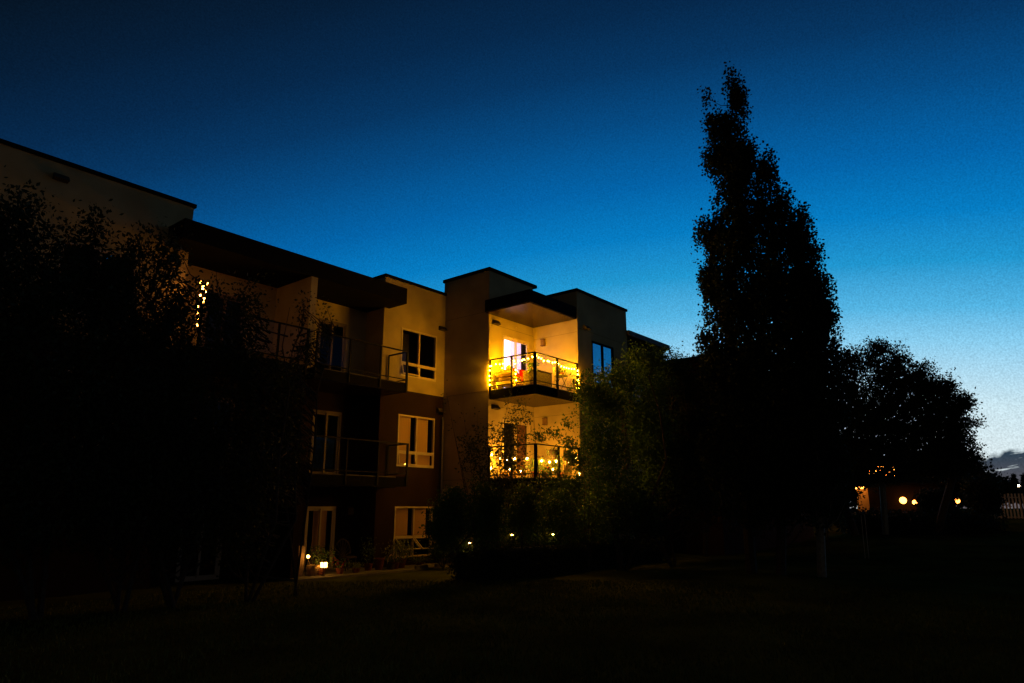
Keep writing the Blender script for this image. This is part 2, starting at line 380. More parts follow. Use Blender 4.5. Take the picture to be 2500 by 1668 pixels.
# left block
hL = [(2.2, 3.9, 6.36, 8.06), (4.9, 6.6, 6.36, 8.06), (2.2, 3.9, 3.26, 5.0), (4.9, 6.6, 3.26, 5.0)]
wall_y(-8, 7.85, 5.86, 9.92, 17.85, hL[:2], CREAM); wall_y(-8, 7.85, Z0, 5.86, 17.85, hL[2:], BROWN)
for h in hL: window(h[0], h[1], h[2], h[3], 17.85, zt=h[2] + .45)
wall_box(7.69, 7.848, 18.012, 18.8, 5.86, 9.92, CREAM); wall_box(7.69, 7.848, 18.012, 18.8, Z0, 5.86, BROWN)
wall_box(-8.16, -8, 17.85, 24, Z0, 9.92, CREAM)
cap(-8, 7.85, 17.85, 24, 10.02)
# recess back wall with patio doors
dL = [(8.9, 10.1), (12.73, 13.84)]
hB = [(a, b, z, z + 2.08) for (a, b) in dL for z in (5.92, 2.89)]
hG = [(a, b, .0, 1.94) for (a, b) in dL]
wall_y(7.85, 14.67, 5.86, 8.9, 18.8, [h for h in hB if h[2] > 5], CREAM); wall_y(7.85, 14.67, Z0, 5.86, 18.8, [h for h in hB if h[2] < 5] + hG, BROWN)
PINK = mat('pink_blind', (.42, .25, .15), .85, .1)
SHADED = mat('shaded_vinyl', (.16, .12, .09), .6, .2)  # white vinyl with the recess shade put into its colour, upper left doors
for h in hB: sliding_door(*h, 18.8, fm=SHADED)
sliding_door(8.9, 10.1, .0, 1.94, 18.8)
sliding_door(12.73, 13.84, .0, 1.94, 18.8, blind=(13.1, 13.6, PINK), label='ground-floor patio door with pinkish blind beside the glowing lantern')
# separator fin between the two left balconies and side wall of the window bay
wall_box(11.12, 11.34, 16.95, 18.8, 5.95, 8.62, CREAM, 'dividing_wall'); wall_box(11.12, 11.34, 16.95, 18.8, Z0, 2.6, BROWN, 'dividing_wall')
wall_box(14.67, 14.83, 18.012, 18.8, 5.86, 9.75, CREAM); wall_box(14.67, 14.83, 18.012, 18.8, Z0, 5.86, BROWN)
# window bay
x0w, x1w = 15.48, 17.2
wall_y(14.67, 17.628, 5.86, 9.75, 17.85, [(x0w, x1w, 6.36, 8.08)], CREAM)
wall_y(14.67, 17.628, Z0, 5.86, 17.85, [(x0w, x1w, 3.26, 5.02), (x0w, x1w, .30, 1.94)], BROWN)
window(x0w, x1w, 6.36, 8.08, 17.85, zt=6.84, opens=(14, 0), label='dark third-floor window with one lower sash tilted open')
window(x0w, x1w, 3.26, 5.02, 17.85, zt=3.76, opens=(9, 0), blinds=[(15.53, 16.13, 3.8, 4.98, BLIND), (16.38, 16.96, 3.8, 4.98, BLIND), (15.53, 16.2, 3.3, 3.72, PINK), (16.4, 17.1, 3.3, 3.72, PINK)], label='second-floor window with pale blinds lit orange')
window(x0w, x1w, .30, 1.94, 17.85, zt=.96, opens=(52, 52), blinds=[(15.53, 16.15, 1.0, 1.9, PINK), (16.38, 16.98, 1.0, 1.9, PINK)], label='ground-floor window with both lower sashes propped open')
cap(14.67, 17.6, 17.85, 24, 9.85)
# black canopy over the left recess
cb = MB().box(7.25, 14.86, 16.92, 17.83, 8.62, 9.16); cb.box(7.86, 14.66, 17.83, 18.79, 8.62, 9.16).build('canopy', FASC, B)
wall_box(7.86, 14.66, 18.79, 24, 8.9, 9.12, FASC, 'roof')
# tower with the lit recess
wall_box(17.63, 17.79, 15.812, 17.94, Z0, 10.3, CREAM)
dT = [(18.38, 19.93, 5.92, 8.02), (18.38, 19.93, 2.88, 4.97)]
wall_y(17.63, 20.2, Z0, 10.3, 15.65, dT, CREAM)
cap(17.63, 20.36, 15.65, 17.94, 10.41, h=.12)
wall_box(17.79, 20.36, 17.78, 17.94, 8.8, 10.29, CREAM); wall_box(20.2, 20.36, 15.82, 17.78, 9.83, 10.29, CREAM)
LIL = mat('lit_lilac_room', (.8, .75, .9), .9, .1, emit=(.80, .66, 1.0), est=2.6)
LIL2 = mat('lit_lilac_wall', (.8, .75, .9), .9, .1, emit=(.68, .50, .92), est=1.0, var=.2, vscale=3)
d3 = sliding_door(18.38, 19.93, 5.92, 8.02, 15.65, label='lit balcony door with lilac-white light inside')
MB().box(18.3, 19.13, 15.95, 15.98, 5.95, 8.1).build('lit_curtain', LIL, d3)
MB().box(19.13, 20.0, 16.1, 16.13, 5.95, 8.1).build('lit_curtain', LIL2, d3)
d2 = sliding_door(18.38, 19.93, 2.88, 4.97, 15.65, label='brown-curtained door of the lower lit balcony')
CURT = mat('brown_curtain', (.16, .075, .04), .95, .05, var=.3, vscale=9, slats=('X', 5), bump=.8)
MB().box(19.2, 19.86, 15.79, 15.81, 2.95, 4.9).build('curtain', CURT, d2)
wall_box(20.2, 20.36, 13.762, 15.648, Z0, 8.6, CREAM)                      # wall with the sconces
# second tower
wall_y(20.2, 23.77, Z0, 9.72, 13.6, [(21.12, 22.66, 6.30, 8.0), (21.12, 22.66, 3.3, 5.0)], CREAM)
wall_box(20.2, 20.36, 13.762, 20, 8.605, 9.72, CREAM); wall_box(23.61, 23.77, 13.762, 20, Z0, 9.72, CREAM)
cap(20.2, 23.77, 13.6, 15.6, 9.82); wall_box(20.41, 23.82, 15.66, 20, 9.66, 9.80, FASC, 'roof')
window(21.12, 22.66, 6.30, 8.0, 13.6, zt=6.72, g=MIRG, fm=FASC, label='window of the right tower mirroring the blue sky')
window(21.12, 22.66, 3.3, 5.0, 13.6, zt=3.8)
# canopy over the lit corner balcony
cn = MB().box(17.40, 20.19, 13.62, 15.645, 8.66, 9.10).build('canopy', FASC, B)
SOFF2 = SOFF
MB().box(17.44, 20.18, 13.66, 15.63, 8.635, 8.66).build('soffit', SOFF2, cn)
# beyond the second tower
wall_y(23.775, 27.15, Z0, 8.70, 13.72, [(24.4, 26.2, 6.3, 8.0), (24.4, 26.2, 3.3, 5.0)], BROWN)
window(24.4, 26.2, 6.3, 8.0, 13.72, zt=6.8); window(24.4, 26.2, 3.3, 5.0, 13.72, zt=3.8)
wall_box(26.99, 27.15, 13.882, 15.2, Z0, 8.7, BROWN); wall_y(27.152, 28, Z0, 8.3, 15.2, [], BROWN)
cf = MB().box(23.78, 27.36, 13.5, 20, 8.72, 8.93).build('roof', mat('weathered_fascia', (.12, .10, .08), .7, .2, var=.4, vscale=4), B)
WARMW = mat('warm_lit_window', (.8, .6, .4), .8, .1, emit=(1, .62, .30), est=2.5)
wall_box(28, 28.16, 11.9, 15.2, Z0, 8.3, BROWN); wall_box(28.16, 40, 11.9, 12.06, Z0, 8.3, BROWN)
wall_box(39.84, 40, 12.06, 20, Z0, 8.3, BROWN)
MB().box(27.95, 40.05, 11.85, 20, 8.3, 8.42).build('roof', FASC, B)
fwin = MB(); frame_rect(fwin, 0, .9, 0, 1.6, -.03, .03, .05)
for (yy, zz, hh_) in ((14.12, 3.0, 1.6), (14.15, 1.2, .9)):
    p = MB().box(27.93, 27.998, yy, yy + .34, zz, zz + hh_).build('window', WHITE, B); p['label'] = 'lit warm window in the far wing seen through leaves'
    MB().box(27.915, 27.929, yy + .06, yy + .28, zz + .06, zz + hh_ - .06).build('pane', WARMW, p)
# rear shell that closes the building
wall_box(-8, 17.9, 24.02, 24.2, Z0, 9.93, BROWN, 'rear_wall'); wall_box(17.9, 40, 24, 24.16, Z0, 8.6, BROWN, 'rear_wall')
wall_box(17.9, 28, 20.0, 24, 8.6, 8.75, FASC, 'roof')
wall_box(7.9, 7.95, 18.97, 24, Z0, 9.91, DARKIN, 'partition'); wall_box(17.62, 17.87, 17.95, 24, Z0, 9.74, DARKIN, 'partition')
for zf in (2.6, 5.6):
    wall_box(7.96, 17.8, 18.98, 24, zf, zf + .2, DARKIN, 'floor_slab'); wall_box(17.8, 23.6, 15.83, 24, zf, zf + .2, DARKIN, 'floor_slab'); wall_box(-7.9, 7.68, 18.02, 24, zf, zf + .2, DARKIN, 'floor_slab')
    wall_box(14.84, 17.6, 18.02, 18.97, zf, zf + .2, DARKIN, 'floor_slab'); wall_box(20.37, 23.6, 13.77, 15.82, zf, zf + .2, DARKIN, 'floor_slab')

# balconies: deck slab with rails, glass and posts
def balcony(x0, x1, y0, y1, z, sides, posts, label=None, trim=True, t=.33):
    """z = deck top. sides: list of ((xa,ya),(xb,yb)); posts: list of points"""
    dk = MB().box(x0, x1, y0, y1, z - t, z - .03).build('balcony', FASC, B)
    if label: dk['label'] = label
    MB().box(x0 + .02, x1 - .02, y0 + .02, y1 - .01, z - .03, z).build('deck', TRIM if trim else DECK, dk)
    MB().box(x0 + .03, x1 - .03, y0 + .03, y1 - .03, z - t - .015, z - t).build('soffit', SOFF, dk)
    rb = MB()
    for (a, b) in sides:
        ax, ay = a; bx, by = b; hor = abs(bx - ax) > abs(by - ay)
        for (za, zb, hw) in ((z + 1.03, z + 1.07, .028), (z + .09, z + .12, .016)):
            if hor: rb.box(min(ax, bx), max(ax, bx), ay - hw, ay + hw, za, zb)
            else: rb.box(ax - hw, ax + hw, min(ay, by) + hw, max(ay, by) - hw, za, zb)
        c = (.05 if hor else 0, 0 if hor else .05)
        MB().add([(ax, ay, z + .13), (bx, by, z + .13), (bx, by, z + 1.02), (ax, ay, z + 1.02)], [(0, 1, 2, 3)]).build('glass_panel', RAILG, dk)
    rb.build('railing', BLACK, dk)
    for (px, py, pw) in posts: MB().box(px - pw, px + pw, py - pw, py + pw, z - t + .04, z + 1.028).build('post', BLACK, dk)
    return dk
balcony(17.66, 20.19, 13.62, 15.64, 5.90, [((17.66, 15.64), (17.66, 13.62)), ((17.63, 13.62), (20.18, 13.62))],
        [(17.66, 13.62, .04), (17.66, 14.62, .028), (18.92, 13.62, .032), (17.66, 15.60, .025), (20.15, 13.62, .025)], 'upper lit corner balcony ringed with string lights')
balcony(17.66, 20.19, 13.62, 15.64, 2.86, [((17.66, 15.64), (17.66, 13.62)), ((17.63, 13.62), (20.18, 13.62))],
        [(17.66, 13.62, .04), (17.66, 14.62, .028), (18.92, 13.62, .03), (17.66, 15.60, .025), (20.15, 13.62, .025)], 'lower lit corner balcony behind leaves')
for z in (5.90, 2.86):
    dx = .15 if z < 4 else 0
    for (xa, xb) in ((7.87, 11.11), (11.36, 14.95 + dx)):
        last = xb > 14
        sd = [((xa, 16.86), (xb, 16.86))] + ([((xb - .03, 16.86), (xb - .03, 17.83))] if last else [])
        ps = [(xa + .04, 16.86, .025), ((xa + xb) / 2 - .55, 16.86, .025), ((xa + xb) / 2 + .65, 16.86, .025), (xb - .03, 16.86, .03)] + ([(xb - .03, 17.80, .02)] if last else [])
        dk = balcony(xa, xb if not last else 14.66, 16.86, 18.79, z, sd, ps, trim=False)
        if last: MB().box(14.661, xb + .03, 16.86, 17.84, z - .30, z - .002).build('deck', FASC, dk)
balcony(23.9, 27.4, 13.62, 15.18, 5.90, [((23.9, 13.62), (27.4, 13.62))], [(24.0, 13.62, .03), (25.6, 13.62, .03), (27.35, 13.62, .03)], trim=False)
# small wall fittings
def hood(x, y, z):
    m = MB(); m.add([(x - .16, y, z + .08), (x + .16, y, z + .08), (x + .16, y, z - .08), (x - .16, y, z - .08), (x - .16, y - .05, z + .08), (x + .16, y - .05, z + .08), (x + .16, y - .17, z - .06), (x - .16, y - .17, z - .06)],
          [(4, 5, 6, 7), (0, 4, 7, 3), (1, 2, 6, 5), (0, 1, 5, 4), (3, 7, 6, 2)]); return m.build('vent_hood', mat('vent_grey', (.05, .04, .03), .7, .15), B)
for (x, y, z) in ((17.44, 17.85, 8.42), (17.44, 17.85, 5.34), (4.65, 17.85, 9.55), (20.75, 13.6, 8.42), (17.95, 15.65, 8.38), (17.95, 15.65, 5.32)): hood(x, y, z)
MB().tube([(17.575, 17.80, .0), (17.575, 17.80, 5.1)], .03, 8).build('downspout', mat('pale_downspout', (.35, .30, .24), .5, .3), B)
MB().ball((19.15, 15.63, 8.42), .035).build('smoke_detector', WHITE, B)
def sconce(x, y, z, ax, s=1):
    sc = MB()
    if ax == 'x':
        sc.box(x - .02, x, y - .085, y + .085, z - .14, z + .14); c = sc.build('wall_lamp', DWOOD, B)
        MB().box(x - .11, x - .021, y - .07, y + .07, z - .105, z + .10).build('lamp_shade', BEIGE, c)
        MB().box(x - .125, x - .02, y - .08, y + .08, z - .135, z - .108).build('base_plate', DWOOD, c); MB().box(x - .125, x - .02, y - .08, y + .08, z + .103, z + .125).build('lamp_cap', DWOOD, c)
    else:
        sc.box(x - .085, x + .085, y - .02, y, z - .14, z + .14); c = sc.build('wall_lamp', DWOOD, B)
        MB().box(x - .07, x + .07, y - .11, y - .021, z - .105, z + .10).build('lamp_shade', BEIGE, c)
sconce(20.2, 15.15, 7.98, 'x'); sconce(20.2, 15.10, 4.99, 'x'); sconce(14.4, 18.8, 1.80, 'y')

# ------------------------------------------------------------------ string lights
def string(name, label, path, n, m, r=.023, sag=.05, drop=.05, group=None, seed=0, skip=()):
    rg = random.Random(seed); path = [Vector(p) for p in path]
    root = thing(name, path[0], label, 'string lights', group)
    L = [0]; 
    for a, b in zip(path[:-1], path[1:]): L.append(L[-1] + (b - a).length)
    def P(t):
        t = min(max(t, 0), L[-1])
        for i in range(len(L) - 1):
            if t <= L[i + 1] + 1e-6:
                u = (t - L[i]) / (L[i + 1] - L[i] + 1e-9); p = path[i].lerp(path[i + 1], u)
                if abs(path[i].z - path[i + 1].z) < .6 * (path[i + 1] - path[i]).length: p = p + Vector((0, 0, -sag * 4 * u * (1 - u)))
                return p
        return path[-1].copy()
    pts = [P(L[-1] * i / (n * 2)) for i in range(n * 2 + 1)]
    MB().tube(pts, .005, 4).build('cable', BLACK, root)
    for i in range(n):
        p = P(L[-1] * (i + .5 + rg.uniform(-.22, .22)) / n); p = p + Vector((rg.uniform(-.012, .012), rg.uniform(-.012, .012), -drop * rg.uniform(.7, 1.6)))
        MB().ball(p, r, 10, 1.15).build('bulb', m, root, smooth=True)
    return root
string('string_lights', 'string of warm bulbs running under the upper balcony rail', [(17.60, 15.57, 6.05), (17.605, 15.57, 6.84), (17.74, 15.5, 6.86), (17.74, 14.62, 6.86), (17.74, 13.70, 6.93)], 17, BULB, seed=1, sag=.06)
string('string_lights', 'string of warm bulbs from the upper corner post to the right tower', [(17.70, 13.70, 6.93), (18.92, 13.69, 6.86), (20.10, 13.70, 6.84), (20.13, 13.575, 6.75), (20.16, 13.57, 6.05)], 20, BULB, seed=2, sag=.05)
string('string_lights', 'short strand of bulbs hanging down by the middle post of the upper balcony', [(17.74, 14.56, 6.82), (17.74, 14.50, 6.42), (17.78, 14.52, 6.1)], 4, BULB, seed=3)
string('string_lights', 'strand of bulbs sagging across the glass door of the upper balcony', [(17.75, 15.55, 6.9), (18.6, 15.2, 6.72), (19.2, 14.7, 6.75)], 6, BULB, r=.02, seed=4)
string('string_lights', 'strand of globe bulbs swinging across the lower balcony', [(17.70, 15.55, 3.1), (17.70, 15.56, 3.78), (17.72, 14.6, 3.62), (17.74, 13.72, 3.66), (18.9, 13.74, 3.55), (20.08, 13.76, 3.66), (20.14, 13.57, 3.0)], 14, BULB2, r=.021, sag=.14, drop=.07, seed=5)
string('string_lights', 'second lower strand of globe bulbs behind the lower balcony glass', [(17.80, 15.3, 3.35), (18.3, 14.3, 3.2), (19.4, 14.1, 3.3), (20.05, 13.9, 3.1)], 5, BULB2, r=.019, sag=.1, seed=6)
string('string_lights', 'cluster of small bulbs glowing through leaves on the far left balcony', [ony(x, y, 17.3) for x, y in ((484, 684), (508, 690), (486, 698), (506, 706), (488, 716), (505, 728), (478, 752), (486, 775), (479, 800))], 12, BULB3, r=.027, sag=.02, drop=.03, seed=7)

sl = [o for o in COL.objects if o.name == 'string_lights'][0]
for zz, tz, e in ((6.75, 7.3, 22), (6.3, 6.45, 26)):  # spot lamps added to brighten the wall strip beside the tower
    ld = bpy.data.lights.new('wall_fill_spot', 'SPOT'); ld.energy = e; ld.color = (1, .50, .03); ld.spot_size = R(30); ld.spot_blend = 1; ld.shadow_soft_size = .05
    lo = bpy.data.objects.new('wall_fill_spot', ld); COL.objects.link(lo); lo.parent = sl; p = Vector((17.50, 15.4, zz)); lo.location = p - world_loc(sl)
    lo.rotation_euler = (Vector((17.58, 17.85, tz)) - p).to_track_quat('-Z', 'Y').to_euler()
# ------------------------------------------------------------------ upper balcony furniture
ZD = 5.90
def mound(mb, x0, x1, y0, y1, z0, z1, n=6, wob=.02, seed=0, m=None):          # soft cushion
    rg = random.Random(seed); vs = []; 
    for k, zz in ((0, z0), (1, z1)):
        for i in range(n + 1):
            for j in range(n + 1):
                u, v = i / n, j / n; e = (math.sin(math.pi * u) * math.sin(math.pi * v)) ** .35
                zc = (z0 + z1) / 2; z = zc + (zz - zc) * (.25 + .75 * e) + rg.uniform(-wob, wob) * e
                q = (x0 + (x1 - x0) * u, y0 + (y1 - y0) * v, z); vs.append(tuple(m @ Vector(q)) if m is not None else q)
    w = n + 1; N = w * w; fs = []
    for i in range(n):
        for j in range(n):
            a, b, c, d = i * w + j, (i + 1) * w + j, (i + 1) * w + j + 1, i * w + j + 1
            fs.append((N + a, N + b, N + c, N + d)); fs.append((d, c, b, a))
    for i in range(n):
        fs += [(i * w, (i + 1) * w, N + (i + 1) * w, N + i * w), ((i + 1) * w + n, i * w + n, N + i * w + n, N + (i + 1) * w + n),
               (i + 1, i, N + i, N + i + 1), (n * w + i, n * w + i + 1, N + n * w + i + 1, N + n * w + i)]
    mb.add(vs, fs); return mb
def cushion(name, c, w, h, t, yaw, tilt, m, label, cat='cushion'):
    T = Matrix.Translation(c) @ Matrix.Rotation(yaw, 4, 'Z') @ Matrix.Rotation(tilt, 4, 'X')
    o = mound(MB(), -w / 2, w / 2, -h / 2, h / 2, -t / 2, t / 2, m=T).build(name, m, smooth=True); return tag(o, label, cat)
sf = thing('loveseat', (18.45, 15.1, ZD), 'low beige loveseat in front of the lit lilac door', 'sofa')
mound(MB(), 17.82, 19.2, 14.62, 15.35, ZD + .27, ZD + .44, wob=.03, seed=1).build('seat', BEIGE, sf, smooth=True)
mound(MB(), 17.85, 19.2, 15.32, 15.52, ZD + .40, ZD + .78, wob=.02, seed=2).build('backrest', BEIGE, sf, smooth=True)
MB().box(17.84, 19.18, 14.66, 15.5, ZD + .16, ZD + .27).build('frame', WOOD, sf)
for (x, y) in ((17.88, 14.7), (19.13, 14.7), (17.88, 15.45), (19.13, 15.45)): MB().box(x - .035, x + .035, y - .035, y + .035, ZD, ZD + .16).build('leg', WOOD, sf)
mound(MB(), 17.80, 17.95, 14.66, 15.45, ZD + .4, ZD + .62, seed=3).build('armrest', BEIGE, sf, smooth=True)
cushion('cushion', (18.42, 15.16, ZD + .63), .46, .44, .15, R(4), R(72), ORANGE, 'orange cushion leaning on the loveseat beside the olive one')
cushion('cushion', (18.93, 15.10, ZD + .62), .42, .44, .14, R(-6), R(74), REDF, 'dark red cushion at the right end of the loveseat')
cushion('cushion', (17.98, 15.0, ZD + .62), .30, .42, .14, R(60), R(76), OLIVE, 'olive green cushion at the left end of the loveseat')
th_ = MB(); vs = []; nx_ = 14
for i in range(nx_ + 1):
    for j in range(7):
        u, v = i / nx_, j / 6; x = 18.15 + 1.15 * u; y = 15.2 - .62 * v; z = ZD + .455 + .018 * math.sin(9 * u + 3 * v) - (.20 * max(0, v - .82) / .18) - .08 * max(0, u - .85) / .15
        vs.append((x, y, z))
th_.add(vs, [(i * 7 + j, (i + 1) * 7 + j, (i + 1) * 7 + j + 1, i * 7 + j + 1) for i in range(nx_) for j in range(6)])
tw = th_.build('blanket', ORANGE, smooth=True); sol = tw.modifiers.new('thick', 'SOLIDIFY'); sol.thickness = .015; tag(tw, 'orange blanket spread over the loveseat seat', 'blanket')
# storage box with lid
sb = thing('storage_box', (18.5, 14.2, ZD), 'dark wicker storage box behind the upper balcony rail', 'box')
MB().box(18.02, 18.92, 13.85, 14.42, ZD + .06, ZD + .52).build('body', WICK, sb, bevel=.01); MB().box(18.0, 18.94, 13.83, 14.44, ZD + .525, ZD + .56).build('lid', WICK, sb, bevel=.008)
for (x, y) in ((18.06, 13.9), (18.88, 13.9), (18.06, 14.38), (18.88, 14.38)): MB().box(x - .03, x + .03, y - .03, y + .03, ZD, ZD + .06).build('leg', WICK, sb)
tr_ = MB().box(18.9, 19.35, 14.35, 14.65, ZD + .50, ZD + .525); 
for (x, y) in ((18.93, 14.38), (19.32, 14.38), (18.93, 14.62), (19.32, 14.62)): tr_.box(x - .015, x + .015, y - .015, y + .015, ZD, ZD + .5)
tb_ = thing('side_table', (19.12, 14.5, ZD), 'small wooden side table behind the wicker box', 'table'); 
MB().box(18.9, 19.35, 14.35, 14.65, ZD + .52, ZD + .545).build('tabletop', WOOD, tb_)
for (x, y) in ((18.93, 14.38), (19.32, 14.38), (18.93, 14.62), (19.32, 14.62)): MB().box(x - .015, x + .015, y - .015, y + .015, ZD, ZD + .52).build('leg', WOOD, tb_)
fg = MB().tube([(19.0, 14.5, ZD + .545), (19.01, 14.5, ZD + .62), (19.0, 14.5, ZD + .70)], [.04, .045, .03], 8); fg.ball((18.975, 14.49, ZD + .74), .035); fg.tube([(18.95, 14.48, ZD + .74), (18.91, 14.46, ZD + .73)], [.02, .012], 6); fg.tube([(19.03, 14.5, ZD + .56), (19.09, 14.52, ZD + .6)], .01, 5)
tag(fg.build('figurine', DWOOD, smooth=True), 'small dark animal figurine standing on the side table', 'figurine')
tag(MB().box(18.98, 19.04, 13.80, 13.86, ZD, ZD + .78).build('wooden_post', WOOD, bevel=.004), 'pale upright wooden plank beside the middle right post', 'plank')
# folding bistro table
bt = thing('bistro_table', (19.65, 13.98, ZD), 'round folding bistro table with crossed legs in the balcony corner', 'table')
cx0, cy0 = 19.62, 13.98
MB().lathe((cx0, cy0, ZD + .56), [(.27, 0), (.28, .01), (.28, .025), (.27, .03)], 24).build('tabletop', mat('metal_green', (.20, .20, .12), .5, .4), bt)
for s in (-1, 1):
    for e in (-.16, .16): MB().tube([(cx0 - .24 * s, cy0 + e, ZD), (cx0 + .2 * s, cy0 + e, ZD + .56)], .009, 6).build('leg', BLACK, bt)
MB().tube([(cx0 - .08, cy0 - .16, ZD + .2), (cx0 - .08, cy0 + .16, ZD + .2)], .007, 6).build('brace', BLACK, bt)
def pot(mb, c, r, h): return mb.lathe(c, [(r * .72, 0), (r, h * .86), (r * 1.08, h * .86), (r * 1.08, h), (r * .9, h), (r * .85, h * .9)], 16)
def potted(c, r, h, ph, pr_, n, size, label, potm=TERRA, leafm=PLANT, seed=0, stemh=None, group=None, name='potted_plant', aspect=.6, flowers=None):
    c = np.array(c, float); rg = np.random.default_rng(seed); root = thing(name, c, label, 'plant', group)
    pot(MB(), c, r, h).build('pot', potm, root, smooth=False)
    P = c + np.array([0, 0, h + (stemh or 0) + ph * .5]) + np.clip(rg.normal(size=(n, 3)), -1.7, 1.7) * np.array([pr_ * .5, pr_ * .5, ph * .30])
    sm = MB()
    for q in P[:: max(1, n // 12)]: sm.tube([c + np.array([0, 0, h * .85]), (c + np.array([0, 0, h]) + q) / 2 + rg.normal(size=3) * .01, q], [.006, .004, .002], 4, cap=False)
    sm.build('stem', BARK, root); quads('foliage', leaf_arrays(P, size, rg, aspect=aspect, droop=.2), leafm, root)
    if flowers:
        m, k = flowers; fb = MB()
        for q in P[rg.integers(0, n, k)]: fb.ball(q + rg.normal(size=3) * .02 + np.array([0, 0, .03]), size * .35, 6)
        fb.build('flowers', m, root)
    return root
potted((cx0, cy0, ZD + .592), .12, .09, .20, .26, 260, .10, 'bushy trailing plant on the round bistro table', seed=5, leafm=OLIVE and mat('grey_green_leaf', (.14, .16, .07), .7, .2, trans=.2), aspect=.3)
# broad-leaved plant by the corner post
bl = thing('potted_plant', (18.0, 14.05, ZD), 'tall broad-leaved plant beside the upper corner post', 'plant')
pot(MB(), (17.98, 14.0, ZD), .12, .24).build('pot', WICK, bl)
MB().tube([(17.98, 14.0, ZD + .2), (17.97, 14.0, ZD + .5), (17.98, 14.01, ZD + .86)], [.012, .01, .006], 6).build('stem', BARK, bl)
lf = MB(); rg = random.Random(4)
for i in range(13):
    a = rg.uniform(0, 6.28); e = rg.uniform(-.9, .5); L_ = rg.uniform(.17, .25); zz = rg.uniform(.62, .88)
    o_ = Vector((17.975, 14.005, ZD + zz)); d = Vector((math.cos(a) * math.cos(e), math.sin(a) * math.cos(e), math.sin(e))); s_ = d.cross(Vector((0, 0, 1))).normalized(); p0 = o_ + d * .07
    pr2 = [(0, .0), (.15, .42), (.45, .5), (.8, .28), (1, 0)]
    vv = [p0 + d * L_ * u + s_ * L_ * w_ * .8 + Vector((0, 0, -.25 * L_ * u * u)) for u, w_ in pr2] + [p0 + d * L_ * u - s_ * L_ * w_ * .8 + Vector((0, 0, -.25 * L_ * u * u)) for u, w_ in pr2[-2:0:-1]]
    lf.add(vv, [tuple(range(len(vv)))])
lf.build('foliage', mat('monstera_leaf', (.055, .10, .02), .45, .4, var=.3, trans=.3), bl)
potted((20.02, 13.86, ZD), .07, .10, .14, .12, 60, .06, 'tiny potted plant at the foot of the right end post', seed=6)

# ------------------------------------------------------------------ lower balcony furniture
ZE = 2.86
ch = thing('folding_chair', (18.9, 14.6, ZE), 'dark folding chair standing on the lower lit balcony', 'chair')
MB().box(18.7, 19.12, 14.4, 14.8, ZE + .43, ZE + .455).build('seat', DWOOD, ch); bb = MB(); bb.box(19.08, 19.11, 14.4, 14.8, ZE + .72, ZE + .80).build('backrest', DWOOD, ch)
for y in (14.42, 14.78):
    MB().tube([(18.68, y, ZE), (19.12, y, ZE + .82)], .012, 6).build('leg', BLACK, ch); MB().tube([(19.14, y, ZE), (18.74, y, ZE + .44)], .012, 6).build('leg', BLACK, ch)
hp = thing('hanging_planter', (18.78, 13.72, ZE + .75), 'dark bell-shaped planter hung over the lower balcony rail', 'planter')
MB().lathe((18.80, 13.74, ZE + .62), [(.06, 0), (.09, .04), (.16, .18), (.20, .30), (.19, .31)], 14).build('basket', WICK, hp, smooth=True)
MB().tube([(18.80, 13.74, ZE + .93), (18.80, 13.62, ZE + 1.12), (18.80, 13.56, ZE + 1.05)], .012, 6).build('hook', BLACK, hp)
rgn = np.random.default_rng(8); quads('foliage', leaf_arrays(np.array([18.80, 13.74, ZE + .86]) + rgn.normal(size=(90, 3)) * np.array([.12, .10, .08]), .08, rgn), PLANT, hp)
cur = MB()
for i in range(10): cur.box(19.35 + i * .055, 19.40 + i * .055, 13.72 + (.02 if i % 2 else 0), 13.74 + (.02 if i % 2 else 0), ZE + .14, ZE + .98)
tag(cur.build('reed_screen', mat('reed', (.32, .20, .09), .8, .2, var=.3), bevel=.003), 'tan reed screen tied behind the lower balcony glass', 'screen')
potted((18.1, 14.0, ZE), .14, .2, .4, .4, 220, .08, 'leafy plant in a pot near the lower corner post', seed=11)
potted((18.6, 13.95, ZE), .12, .16, .22, .22, 90, .07, 'red-flowered pot behind the lower balcony glass', seed=12, flowers=(REDF, 16))
potted((19.7, 14.1, ZE), .15, .24, .5, .45, 240, .09, 'bushy plant in a pot under the reed screen', seed=13)
tag(mound(MB(), 18.0, 18.5, 15.0, 15.4, ZE, ZE + .3, seed=9).build('floor_cushion', BEIGE, smooth=True), 'pale floor cushion by the lower balcony door', 'cushion')
tag(MB().box(18.98, 19.12, 15.05, 15.2, ZE + .6, ZE + .76).lathe((19.05, 15.12, ZE), [(.12, 0), (.12, .02), (.02, .04), (.02, .58), (.10, .6)], 10).build('plant_stand', WOOD), 'slim wooden stand with a box on top on the lower balcony', 'stand')

# ------------------------------------------------------------------ ground-floor patio
LAMPG = mat('lantern_glow', (1, .8, .5), .5, .2, emit=(1, .45, .08), est=20)
lt = thing('lantern', (12.2, 17.0, .05), 'bright glowing lantern in front of the patio door', 'lantern')
MB().box(12.15, 12.29, 16.94, 17.06, .27, .40).build('light_panel', LAMPG, lt); fr_ = MB(); fr_.box(12.14, 12.30, 16.92, 17.08, .24, .265); fr_.box(12.14, 12.30, 16.92, 17.08, .405, .425)
for (x, y) in ((12.15, 16.93), (12.29, 16.93), (12.15, 17.07), (12.29, 17.07)): fr_.box(x - .006, x + .006, y - .006, y + .006, .265, .405)
fr_.lathe((12.22, 17.0, .05), [(.06, 0), (.06, .02), (.02, .03), (.02, .19)], 8); fr_.build('lantern_frame', DWOOD, lt)
bk = thing('woven_basket', (12.0, 17.15, .05), 'tan woven basket lit by the lantern', 'basket')
